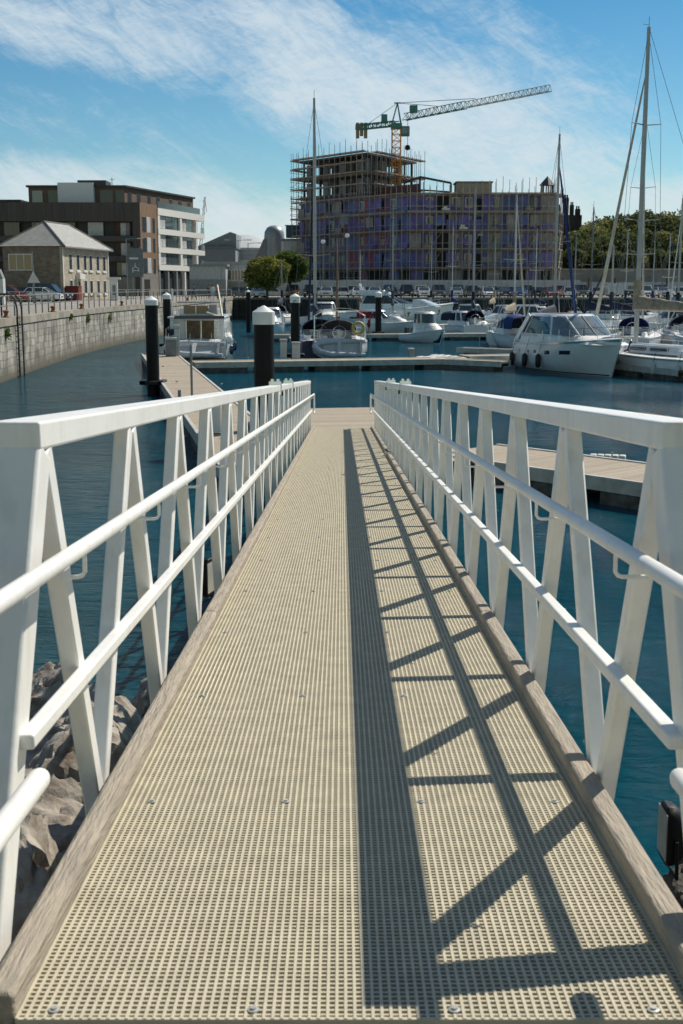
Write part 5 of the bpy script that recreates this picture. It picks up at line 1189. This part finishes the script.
# site hoarding, long pale wall
t = tag(empty('site_hoarding', (ax(300,203),203,QZ)), 'long pale blue grey site hoarding behind the parked cars', 'hoarding')
HB = mat('hoarding_paint',(.36,.40,.45),.7,var=.06,scale=.3); Lh = ax(580,203)-ax(284,203); x_0 = ax(284,203)-ax(300,203)
for k in range(16): MB().box(x_0+Lh*k/16, x_0+Lh*(k+1)/16-.03, 0, .08, 0, 2.55-.1*(k==0)).build('hoarding_panel', HB, t)
MB().box(x_0, x_0+Lh, -.03, -.002, 2.3, 2.42).build('rail', mat('hoarding_rail',(.45,.48,.5),.7), t)
t = tag(empty('boundary_wall', (ax(620,225),225,QZ)), 'long pale concrete retaining wall at the foot of the wooded bank on the right', 'wall')
MB().box(-12,40,0,.5,0,4.4).build('wall_face', mat('retaining_wall',(.25,.245,.23),.9,scale=.25,var=.25), t); MB().box(-12,40,-.2,.6,4.403,4.65).build('coping', CONC, t)
for k in range(10): MB().box(-11+k*4.6,-10.7+k*4.6,-3.0,-2.8,0,3.0).build('fence_post', mat('brown_post',(.12,.07,.05),.8), t)
MB().box(-12,40,-2.78,-2.72,.1,2.3).build('lower_panel', HB, t)

# tower crane
CY = mat('crane_yellow',(.80,.36,.05),.5,var=.08); CG = mat('crane_green',(.06,.22,.18),.5,var=.08); CW = mat('crane_grey',(.30,.33,.33),.5); CWT = mat('counterweight',(.30,.26,.20),.9)
cb0 = at(396,180,233); X0 = cb0.x
cr_ = tag(empty('tower_crane', (X0,233,QZ)), 'tower crane with orange lattice mast, green cab and long pale jib pointing right', 'crane')
zt = at(396,128,233).z-QZ
def lattice(m_, a, b, w, h, n, up=Vector((0,0,1)), r=.07, tri=False):
    a = Vector(a); b = Vector(b); d = (b-a).normalized(); x = d.cross(up).normalized(); y = x.cross(d).normalized()
    offs = [(-w/2,-h/2),(w/2,-h/2),(w/2,h/2),(-w/2,h/2)] if not tri else [(-w/2,-h/2),(w/2,-h/2),(0,h/2)]
    C = [x*p+y*q for p,q in offs]
    for c in C: m_.tube([a+c,b+c], r, 4)
    for k in range(n):
        p = a.lerp(b,k/n); q = a.lerp(b,(k+1)/n)
        for i in range(len(C)):
            c0, c1 = C[i], C[(i+1)%len(C)]
            if k % 2: c0, c1 = c1, c0
            m_.tube([p+c0,q+c1], r*.6, 4); m_.tube([q+C[i],q+C[(i+1)%len(C)]], r*.6, 4)
    return m_
lattice(MB(), (0,0,0), (0,0,zt), 1.55, 1.55, 26, up=Vector((0,1,0)), r=.10).build('mast_section', CY, cr_, smooth=0)
jt = at(550,88,205)-Vector((X0,233,QZ)); jr = at(404,117,231.5)-Vector((X0,233,QZ)); cj = at(358,127.5,241)-Vector((X0,233,QZ)); ct = Vector((0,0,zt))
lattice(MB(), jr, jr.lerp(jt,.45), .9, 1.2, 16, r=.07, tri=True).build('jib', CG, cr_, smooth=0)
lattice(MB(), jr.lerp(jt,.45), jt, .8, 1.0, 20, r=.06, tri=True).build('jib_outer', mat('jib_grey_green',(.42,.46,.40),.5), cr_, smooth=0)
lattice(MB(), (0,0,zt+.8), cj, 1.2, .8, 9, r=.10).build('counter_jib', CG, cr_, smooth=0)
MB().box(-1.0,1.0,-.9,.9,zt-.2,zt+.8).build('slewing_ring', CG, cr_, bevel=.1)
MB().box(.8,2.3,-2.2,-.8,zt-1.6,zt+.1).build('cab', CG, cr_, bevel=.1); MB().box(.95,2.15,-2.25,-2.205,zt-1.2,zt-.2).build('cab_window', SGLASS, cr_)
ap_ = at(397.5,103,233)-Vector((X0,233,QZ))
m_ = MB(); [m_.tube([(x,y,zt+.8),ap_], .12, 5) for x in (-.8,.8) for y in (-.8,.8)]; m_.tube([ap_-Vector((.6,0,0)),ap_+Vector((.6,0,0))],.12,5); m_.build('apex', CG, cr_)
for a, b in ((ap_, cj+Vector((1.5,0,.4))), (ap_, jr.lerp(jt,.52)+Vector((0,0,.7))), (ap_, jr.lerp(jt,.25)+Vector((0,0,.7)))): MB().tube([a,b], .05, 4).build('pendant_line', WIRE, cr_)
for k in range(3): MB().box(cj.x-.4+k*.75, cj.x+.25+k*.75, cj.y-.7, cj.y+.7, cj.z-1.9+.4*(k%2), cj.z+.8).build('counterweight', CWT, cr_, bevel=.04)
MB().box(cj.x+4.2,cj.x+5.3,-.6+cj.y*.4,.6+cj.y*.4,cj.z+.4,cj.z+1.7).build('winch', CG, cr_, bevel=.1)
hk = jr.lerp(jt,.03); MB().tube([hk,hk-Vector((0,0,5.2))], .05, 4).build('hoist_rope', WIRE, cr_); MB().lathe([(0,-.5),(.45,-.35),(.5,0),(.35,.4),(0,.5)], tuple(hk-Vector((0,0,5.4))), 10).build('hook_block', BLACK, cr_)
MB().box(jr.x+1.0,jr.x+2.4,jr.y-.6,jr.y+.6,jr.z+.7,jr.z+2.0).build('trolley_winch', CG, cr_, bevel=.1)

# lantern tower + gothic chimneys behind the right end
lt = at(547,197,250); t = tag(empty('lantern_turret', (lt.x,250,QZ)), 'small dark lantern turret with pointed roof behind the scaffolded block', 'turret')
MB().lathe([(0,0),(2.0,0),(2.0,lt.z-QZ),(2.3,lt.z-QZ),(2.3,lt.z-QZ+.3),(0,lt.z-QZ+.3)], n=8).build('drum', mat('turret_dark',(.05,.055,.07),.6), t, smooth=0)
for k in range(8): MB().tube([(1.25*cos(k*pi/4),1.25*sin(k*pi/4),lt.z-QZ+.3),(1.15*cos(k*pi/4),1.15*sin(k*pi/4),lt.z-QZ+2.2)], .13, 5).build('lantern_post', mat('turret_dark',(.05,.055,.07)), t)
MB().lathe([(1.6,lt.z-QZ+2.2),(1.5,lt.z-QZ+2.3),(.1,lt.z-QZ+3.9),(0,lt.z-QZ+4.0)], n=8).build('lantern_roof', mat('turret_roof',(.07,.08,.09),.6), t, smooth=0)
gt = at(566,215,255); t = tag(empty('gothic_building', (gt.x,255,QZ)), 'dark old building with spiky chimneys and gables behind the scaffolding', 'building')
gm = mat('sooty_stone',(.06,.05,.05),.9,scale=.6,var=.3); H_ = gt.z-QZ
MB().box(-3.5,3.2,0,8,0,H_).build('wall', gm, t)
for x, w, hh in ((-2.9,.45,3.0),(-1.4,.4,1.5),(.1,.5,3.4),(1.3,.35,2.0),(2.5,.45,1.2)): MB().box(x-w,x+w,.5,1.6,H_-.1,H_+hh).box(x-w*.7,x-w*.2,.8,1.3,H_+hh,H_+hh+.6).box(x+w*.2,x+w*.7,.8,1.3,H_+hh,H_+hh+.6).build('chimney', gm, t)
MB().side([(-3.5,H_),(-2.1,H_+1.8),(-.7,H_)], -.01, 6).build('gable', gm, t)

# ------------------------------------------------------------------ TREES
def crown(n, blobs, size, seed):
    rn = random.Random(seed)
    tot = sum(b[3]**2 for b in blobs)
    def fn(r):
        u = r.random()*tot; 
        for b in blobs:
            u -= b[3]**2
            if u <= 0: break
        v = Vector((r.gauss(0,1), r.gauss(0,1), r.gauss(0,1)+.15)).normalized(); k = r.uniform(.72,1.04)
        k *= 1+.18*noise.noise(v*2.3+Vector((b[0],b[1],seed)))
        return Vector((b[0],b[1],b[2]))+Vector((v.x*b[3]*k, v.y*b[3]*k, v.z*b[3]*k*(b[4] if len(b)>4 else .85)))
    return leafcloud(n, fn, size, seed)
def tree(name, lab, x, y, zb, blobs, n, size, m_, seed, group=None, trunk=2.5, tr=.2):
    t = tag(empty(name, (x,y,zb)), lab, 'tree', group)
    crown(n, blobs, size, seed).build('crown', m_, t, smooth=0)
    # inner dark mass so that gaps stay small
    m2 = MB()
    mb = MB().tube([(0,0,-.3),(.05,0,trunk*.6),(0,.1,trunk)], [tr*1.3,tr,tr*.8], 8)
    for b in blobs[:6]: mb.tube([(0,.1,trunk*.9),(b[0]*.5,b[1]*.5,(trunk+b[2])/2),(b[0]*.85,b[1]*.85,b[2])], [tr*.6,tr*.4,tr*.15], 6)
    mb.build('trunk', BARK, t); return t
rnd = random.Random(11)
def ball(cx, cz, R_, n, k):
    out = [(0,0,cz,R_*.8,.85)]
    for i in range(n):
        v = Vector((rnd.gauss(0,1),rnd.gauss(0,1),rnd.gauss(0,1))).normalized(); out.append((v.x*R_*.55+cx,v.y*R_*.55,cz+v.z*R_*.42,R_*rnd.uniform(.36,.52),.85))
    return out
tree('round_tree', 'clipped round green tree in front of the round hall, nearer of two', ax(267,168), 168, QZ, ball(0,3.3,3.1,14,0), 9000, .20, LEAF2, 21, trunk=2.0, tr=.16)
tree('round_tree', 'clipped round green tree behind the nearer one beside the scaffolding', ax(289,178), 178, QZ, ball(0,4.1,3.1,14,0), 9000, .20, LEAF1, 22, trunk=2.0, tr=.16)
# wooded bank
hillp = MB(); nxg, nyg = 30, 14
for j in range(nyg+1):
    for i in range(nxg+1):
        x = 28+150*i/nxg; y = 226+150*j/nyg
        z = QZ-.3+min(9, max(0,(y-228))*.22)*min(1,(x-28)/12)+.6*noise.noise(Vector((x,y,0))*.06); hillp.v.append((x,y,z))
for j in range(nyg):
    for i in range(nxg): a = j*(nxg+1)+i; hillp.f.append((a,a+1,a+nxg+2,a+nxg+1))
tag(hillp.build('hill', mat('bank_grass',(.06,.065,.03),.95,scale=.2,var=.3)), kind='structure')
LEAFMID = leafm('leaf_mid', (.36,.35,.14), (.08,.10,.04), .2)
GT = 'trees on the wooded bank at the right'
k = 0
for px, top, Y, R_, c in ((566,232,240,4.6,0),(578,230,246,5,0),(590,222,250,5.6,1),(604,213,258,6.4,1),(617,211,262,6.8,0),(630,208,262,6.6,0),(648,207,264,7,0),(662,210,258,6.6,0),(676,209,262,7,1),(692,208,262,7,0),(584,238,238,4.2,0),(600,232,240,4.8,0),(622,228,242,5.0,0),(644,226,243,5.2,0),(666,228,242,5.0,1),(686,226,244,5.4,0),(572,246,234,3.2,0),(608,248,234,3.4,0),(634,248,233,3.4,1),(655,247,234,3.4,0),(678,247,234,3.6,0),(706,212,262,7,0)):
    p = at(px, top, Y); zt_ = p.z; zb_ = QZ+min(9,max(0,Y-228)*.22)-.5
    bl_ = ball(0, zt_-zb_-R_*.85, R_, 9, 0)
    if zt_-zb_ > 2.2*R_: bl_ += [(rnd.uniform(-1,1)*R_*.5, rnd.uniform(-.5,.5)*R_, (zt_-zb_)*.35, R_*.62, 1.0)]
    k += 1
    tree('broadleaf_tree', ['dark green broadleaf tree on the wooded bank at the right','yellow green broadleaf tree on the wooded bank at the right'][c], p.x, Y, zb_, bl_, 4200, .34, (LEAF3,LEAFMID)[c], 30+k, GT, trunk=(zt_-zb_)*.4, tr=.3)

# ------------------------------------------------------------------ STREET FURNITURE
def lamp(px, pytop, Y, arm, lab, globe=False, m_=None):
    tp = at(px, pytop, Y); z = tp.z-QZ; t = tag(empty('street_lamp', (tp.x,Y,QZ)), lab, 'street lamp'); m_ = m_ or GREYP
    MB().tube([(0,0,0),(0,0,1.1),(0,0,1.12),(0,0,z)], [.11,.11,.07,.05], 8).build('column', m_, t)
    if globe:
        MB().lathe([(0,-.15),(.30,0),(.36,.2),(.30,.42),(0,.5)], (0,0,z), 12).build('lamp_globe', CAPM, t)
    else:
        for s_ in arm:
            MB().tube([(0,0,z-.1),(s_*.7,0,z),(s_*1.4,0,z)], .035, 6).build('arm', m_, t); MB().box(*sorted((s_*1.3,s_*2.0)),-.12,.12,z-.05,z+.06).build('lamp_head', LGREY, t, bevel=.02)
    return t
lamp(126, 238.5, 150, (1,), 'street lamp with single arm in front of the apartment block')
lamp(238, 240, 185, (-1,1), 'double armed street lamp in front of the round hall')
lamp(248, 243, 178, (1,), 'street lamp with long arm left of the round trees')
lamp(347, 237, 196, (), 'white globe street lamp in front of the left scaffolding', globe=True)
lamp(323, 243, 200, (), 'second smaller globe street lamp left of the white globe lamp', globe=True)
lamp(470, 235, 196, (1,), 'street lamp before the middle of the scaffolded block')
lamp(32, 252, 118, (), 'slim lamp post behind the warning sign on the left quay', globe=False)
for px, pt, Y, lab in ((221,256,165,'thin flagpole near the corner of the far quay'),):
    tp = at(px,pt,Y); t = tag(empty('flagpole',(tp.x,Y,QZ)), lab, 'pole'); MB().tube([(0,0,0),(0,0,tp.z-QZ)],[.06,.04],6).build('pole_shaft', GREYP, t)
# triangular sign (grey back)
p = at(33.5,277,112); t = tag(empty('warning_sign', (p.x,112,QZ)), 'grey triangular road sign on a post on the left quay', 'road sign')
z = p.z-QZ; MB().tube([(0,0,0),(0,0,z+1)], .04, 6).build('sign_post', GREYP, t); MB().add([(-.55,-.04,z-.5),(.55,-.04,z-.5),(0,-.04,z+.5),(-.55,-.06,z-.5),(.55,-.06,z-.5),(0,-.06,z+.5)],[(0,1,2),(5,4,3),(0,3,4,1),(1,4,5,2),(2,5,3,0)]).build('sign_plate', LGREY, t, smooth=0)
# large route sign
p = at(136,264,150); t = tag(empty('route_sign', (p.x,150,QZ)), 'large grey direction sign with a small white route map before the apartment block', 'road sign')
z = p.z-QZ; 
for x in (-.45,.5): MB().tube([(x,.05,0),(x,.05,z+2.0)], .06, 6).build('sign_post', GREYP, t)
MB().box(-.95,.85,-.06,0,z-1.5,z+1.8).build('sign_plate', mat('route_sign_grey',(.13,.16,.18),.5), t, bevel=.02)
m_ = MB().tube([(-.4,-.08,z-1.0),(-.4,-.08,z-.5),(-.1,-.08,z-.3),(.3,-.08,z-.5),(.3,-.08,z-.9)], .06, 5).tube([(-.1,-.08,z-.3),(-.1,-.08,z+.1)], .05, 5).tube([(-.45,-.08,z-.75),(.4,-.08,z-.75)], .05, 5); m_.build('route_symbol', WFR, t)
MB().box(-.75,.3,-.075,-.061,z+.55,z+.75).build('sign_line', WFR, t)
# totem
p = at(114,290,140); t = tag(empty('information_totem', (p.x,140,QZ)), 'white T shaped information panel at the end of the stone house', 'sign')
MB().box(-.42,.42,-.1,.1,0,2.3).build('panel', WB, t, bevel=.02); MB().box(-.75,.75,-.15,.15,2.303,2.55).build('top_board', WB, t, bevel=.02); MB().box(-.15,.2,-.115,-.101,.6,1.7).build('panel_print', GREYP, t)
# parking payment boxes & low fence at far left
t = tag(empty('street_fence', (ax(0,112),112,QZ)), 'pale guard fence beside the parked cars at the far left', 'fence')
for k in range(9): MB().tube([(k*.95-3,0,0),(k*.95-3,0,1.1)], .03, 5).build('fence_post', LGREY, t)
for z in (.4,.75,1.1): MB().tube([(-3,0,z),(4.6,0,z)], .025, 5).build('fence_bar', LGREY, t)
# kiosk-like white thing at the very left edge
p = at(1,265,108); t = tag(empty('payphone_kiosk', (p.x-.4,108,QZ)), 'pale cabinet with sloped head at the very left edge', 'kiosk')
MB().box(-.5,.6,-.4,.4,0,2.2).build('cabinet', LGREY, t, bevel=.04); MB().side([(-.5,2.2),(.6,2.2),(.3,3.0),(-.5,3.2)],-.35,.35).build('head', GREYP, t)

# ------------------------------------------------------------------ PEOPLE (small figures on the quay)
def figure(p, rz, top, legs, hairc, lab, stride=.18):
    t = tag(empty('person', p, rz), lab, 'person', None)
    import bmesh
    V = [(0,0,.95),(0,0,1.15),(0,0,1.38),(0,0,1.50),(0,.0,1.60),(0,-.01,1.70),
         (.10,0,.90),(.11,stride,.50),(.11,stride*.9,.08),(.11,stride+.14,.03),(-.10,0,.90),(-.11,-stride*.6,.50),(-.11,-stride*1.5,.10),(-.11,-stride*1.5+.14,.03),
         (.19,0,1.42),(.24,-.08,1.14),(.25,.06,.90),(.25,.08,.82),(-.19,0,1.42),(-.24,.06,1.14),(-.25,.16,.92),(-.25,.19,.84)]
    Rr = [.13,.12,.15,.055,.085,.07,.09,.065,.045,.04,.09,.065,.045,.04,.06,.045,.035,.035,.06,.045,.035,.035]
    E_ = [(0,1),(1,2),(2,3),(3,4),(4,5),(0,6),(6,7),(7,8),(8,9),(0,10),(10,11),(11,12),(12,13),(2,14),(14,15),(15,16),(16,17),(2,18),(18,19),(19,20),(20,21)]
    me = bpy.data.meshes.new('body'); me.from_pydata(V, E_, []); o = bpy.data.objects.new('body', me); COL.objects.link(o); o.parent = t
    sk = o.modifiers.new('skin','SKIN'); o.modifiers.new('sub','SUBSURF').levels = 1
    for i, r in enumerate(Rr): me.skin_vertices[0].data[i].radius = (r*1.05, r)
    me.skin_vertices[0].data[0].use_root = True
    m = bpy.data.materials.new('person_clothes'); N, L, P = nt(m); tc = N.new('ShaderNodeTexCoord'); sx = N.new('ShaderNodeSeparateXYZ'); L.new(tc.outputs['Object'], sx.inputs[0])
    rp = N.new('ShaderNodeValToRGB'); rp.color_ramp.interpolation = 'CONSTANT'; e0 = rp.color_ramp.elements; e0[0].color = (.02,.02,.02,1); e0[1].position = .05; e0[1].color = (*legs,1)
    for ps, c in ((.50,top),(.80,(.45,.27,.2)),(.885,(.45,.27,.2))): q_ = e0.new(ps); q_.color = (*c,1)
    dv = N.new('ShaderNodeMath'); dv.operation = 'DIVIDE'; dv.inputs[1].default_value = 1.9; L.new(sx.outputs['Z'], dv.inputs[0]); L.new(dv.outputs[0], rp.inputs[0]); L.new(rp.outputs[0], P.inputs['Base Color']); P.inputs['Roughness'].default_value = .8
    me.materials.append(m)
    MB().lathe([(0,-.05),(.09,-.03),(.098,.04),(.07,.10),(0,.12)], (0,-.02,1.68), 10).build('hair', mat('hair',(.04,.025,.015),.8), t, smooth=60)
    return t
for px, Y, a, top, legs, lab in ((213,150,10,(.72,.74,.76),(.55,.6,.65),'person in white top walking on the quay beyond the motor yacht'),(218,153,200,(.35,.06,.05),(.03,.03,.05),'person in red top beside the one in white on the quay'),
        (209,160,60,(.05,.06,.08),(.03,.03,.04),'person in dark clothes left of the pair on the quay'),(325,190,0,(.04,.04,.05),(.02,.03,.07),'person in dark clothes standing by the site hoarding'),(194,146,120,(.10,.14,.25),(.04,.04,.04),'person in blue top by the quay railing')):
    x = ax(px, Y)
    figure((x,Y,QZ+.01), R(a), top, legs, None, lab)
# boat crew figure on the left? none seen
TINT0=(.80,.98,.98,1); TINT1=(.31,.70,.84,1); CLOUD0=(7.3,8.0,8.3,1); CLOUD1=(6.8,7.8,8.4,1)
# ------------------------------------------------------------------ SKY, SUN, CAMERA
SUN_AZ, SUN_EL = R(44.1), R(45.6)
w = bpy.data.worlds.new('World'); scene.world = w; w.use_nodes = True
N, L = w.node_tree.nodes, w.node_tree.links; N.clear()
def M(op, a, b=None, c=None, clamp=False):
    n_ = N.new('ShaderNodeMath'); n_.operation = op; n_.use_clamp = clamp
    for i, v in enumerate((a,b,c)):
        if v is None: continue
        if isinstance(v, (int,float)): n_.inputs[i].default_value = v
        else: L.new(v, n_.inputs[i])
    return n_.outputs[0]
def MR(v, a, b, c=0, d=1, t='SMOOTHSTEP'):
    n_ = N.new('ShaderNodeMapRange'); n_.interpolation_type = t; L.new(v, n_.inputs[0])
    for i, q in enumerate((a,b,c,d)): n_.inputs[i+1].default_value = q
    return n_.outputs[0]
out = N.new('ShaderNodeOutputWorld'); bg = N.new('ShaderNodeBackground'); bg.inputs[1].default_value = .097; L.new(bg.outputs[0], out.inputs[0])
sky = N.new('ShaderNodeTexSky'); sky.sky_type = 'NISHITA'; sky.sun_disc = False; sky.sun_elevation = SUN_EL; sky.sun_rotation = SUN_AZ
sky.air_density = 1.0; sky.dust_density = .3; sky.ozone_density = 3.0; sky.altitude = 0
tc = N.new('ShaderNodeTexCoord'); sp_ = N.new('ShaderNodeSeparateXYZ'); L.new(tc.outputs['Generated'], sp_.inputs[0])
X, Y, Z = sp_.outputs
hyp = M('SQRT', M('ADD', M('MULTIPLY',X,X), M('MULTIPLY',Y,Y)))
az = M('ARCTAN2', X, Y); el = M('ARCTAN2', Z, hyp)     # radians
# tint: teal-blue deepening upwards
tint = N.new('ShaderNodeValToRGB'); L.new(MR(el, 0, .8, 0, 1, 'LINEAR'), tint.inputs[0]); ee = tint.color_ramp.elements
ee[0].position = 0; ee[0].color = TINT0; ee[1].position = 1; ee[1].color = (.72,.86,.92,1)
q = ee.new(.27); q.color = TINT1; q = ee.new(.5); q.color = (.55,.74,.85,1)
mul = N.new('ShaderNodeMix'); mul.data_type = 'RGBA'; mul.blend_type = 'MULTIPLY'; mul.inputs[0].default_value = 1; L.new(sky.outputs[0], mul.inputs[6]); L.new(tint.outputs[0], mul.inputs[7])
back = N.new('ShaderNodeMix'); back.data_type = 'RGBA'; back.inputs[6].default_value = (1,1,1,1); back.inputs[7].default_value = (1.9,1.3,.86,1); L.new(MR(Y, .5, -.6, 0, 1), back.inputs[0])  # warm tint added to the unseen sky behind the camera, neutralising blue shade
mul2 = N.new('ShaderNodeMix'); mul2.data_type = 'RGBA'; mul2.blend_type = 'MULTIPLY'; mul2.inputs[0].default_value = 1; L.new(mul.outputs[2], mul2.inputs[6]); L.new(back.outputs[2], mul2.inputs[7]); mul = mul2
# clouds
def blob(a0, e0, ra, re, ang):
    dx = M('SUBTRACT', az, a0); dy = M('SUBTRACT', el, e0)
    u = M('DIVIDE', M('ADD', M('MULTIPLY',dx,cos(ang)), M('MULTIPLY',dy,sin(ang))), ra); v = M('DIVIDE', M('SUBTRACT', M('MULTIPLY',dy,cos(ang)), M('MULTIPLY',dx,sin(ang))), re)
    return M('SUBTRACT', 1, MR(M('SQRT', M('ADD', M('MULTIPLY',u,u), M('MULTIPLY',v,v))), .25, 1.15))
def pxb(px, py, rx, ry, deg): return blob((px-341)/1240, (286-py)/1240, rx/1240, ry/1240, R(deg))
def nz(sc, strx, stry, ang, det=8, rough=.6, dist=.4, seed=0):
    cb_ = N.new('ShaderNodeCombineXYZ'); ca, sa = cos(ang), sin(ang)
    u = M('ADD', M('MULTIPLY',az,ca), M('MULTIPLY',el,sa)); v = M('SUBTRACT', M('MULTIPLY',el,ca), M('MULTIPLY',az,sa))
    L.new(M('MULTIPLY',u,strx), cb_.inputs[0]); L.new(M('MULTIPLY',v,stry), cb_.inputs[1]); cb_.inputs[2].default_value = seed
    t_ = N.new('ShaderNodeTexNoise'); t_.inputs['Scale'].default_value = sc; t_.inputs['Detail'].default_value = det; t_.inputs['Roughness'].default_value = rough; t_.inputs['Distortion'].default_value = dist; L.new(cb_.outputs[0], t_.inputs['Vector']); return t_.outputs[0]
b1 = pxb(120,48,320,70,-8); b2 = pxb(330,90,230,100,-25); b3 = pxb(480,150,260,100,-24); b4 = pxb(110,205,260,62,-3); b5 = pxb(600,215,320,50,0); b6 = pxb(210,230,300,50,0); b7 = pxb(540,85,90,30,-15)
elsewhere = MR(nz(2.2,1,1.6,0,4,.5,.2,3.3), .52, .8, 0, .6)
inwin = M('MULTIPLY', M('SUBTRACT',1,MR(M('ABSOLUTE',az), .34,.6)), M('SUBTRACT',1,MR(el,.26,.42)))
cov = M('MAXIMUM', M('MAXIMUM', M('MAXIMUM',M('MULTIPLY',b1,.88),b2), M('MAXIMUM',b3,M('MULTIPLY',b4,1.0))), M('MAXIMUM', M('MAXIMUM',b5,b6), M('MULTIPLY',b7,.6)))
b8 = pxb(450,70,330,110,-15); b9 = pxb(120,140,260,60,-10); cov = M('MAXIMUM', cov, M('MAXIMUM', M('MULTIPLY',b8,.62), M('MULTIPLY',b9,.45)))
cov = M('ADD', M('MULTIPLY',cov,inwin), M('MULTIPLY',elsewhere,M('SUBTRACT',1,inwin)))
n1 = nz(11, 1, 2.4, R(-22), 12, .68, .9, 1.0); n2 = nz(30, 1, 3.6, R(-34), 9, .68, 1.2, 5.0); n3 = nz(60,1,5,R(12),6,.65,.8,9.)
tex = M('ADD', M('ADD', M('MULTIPLY',n1,.56), M('MULTIPLY',n2,.30)), M('MULTIPLY',n3,.14))
d_ = M('SUBTRACT', M('ADD', tex, M('MULTIPLY',cov,.46)), .70)
mask = MR(d_, -.05, .40, 0, 1)
mask = M('MULTIPLY', mask, .92)
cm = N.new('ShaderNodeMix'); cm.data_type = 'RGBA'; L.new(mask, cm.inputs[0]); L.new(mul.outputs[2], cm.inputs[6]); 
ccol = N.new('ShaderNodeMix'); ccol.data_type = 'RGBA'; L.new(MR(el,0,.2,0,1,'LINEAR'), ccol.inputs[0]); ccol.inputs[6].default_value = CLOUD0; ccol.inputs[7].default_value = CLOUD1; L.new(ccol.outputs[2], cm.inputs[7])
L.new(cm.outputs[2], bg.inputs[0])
sl = bpy.data.lights.new('sun', 'SUN'); sl.energy = 5.0; sl.angle = R(.53); sl.color = (1,.93,.80)
so = bpy.data.objects.new('sun', sl); COL.objects.link(so)
sd = Vector((.65,.67,.954)).normalized(); so.rotation_euler = sd.to_track_quat('Z','Y').to_euler(); so.location = (40,40,60)
cam = bpy.data.cameras.new('camera'); co = bpy.data.objects.new('camera', cam); COL.objects.link(co); scene.camera = co
co.location = (0,0,EYE); co.rotation_euler = (R(90)-PITCH,0,0)
cam.sensor_fit = 'VERTICAL'; cam.sensor_height = 36; cam.sensor_width = 24; cam.lens = F/1024*36
cam.clip_start = .05; cam.clip_end = 4000
cam.dof.use_dof = True; cam.dof.focus_distance = 11; cam.dof.aperture_fstop = 8
scene.view_settings.view_transform = 'Standard'; scene.view_settings.look = 'None'; scene.view_settings.exposure = 0; scene.view_settings.gamma = 1
scene.render.engine = 'CYCLES'
bpy.context.view_layer.update()
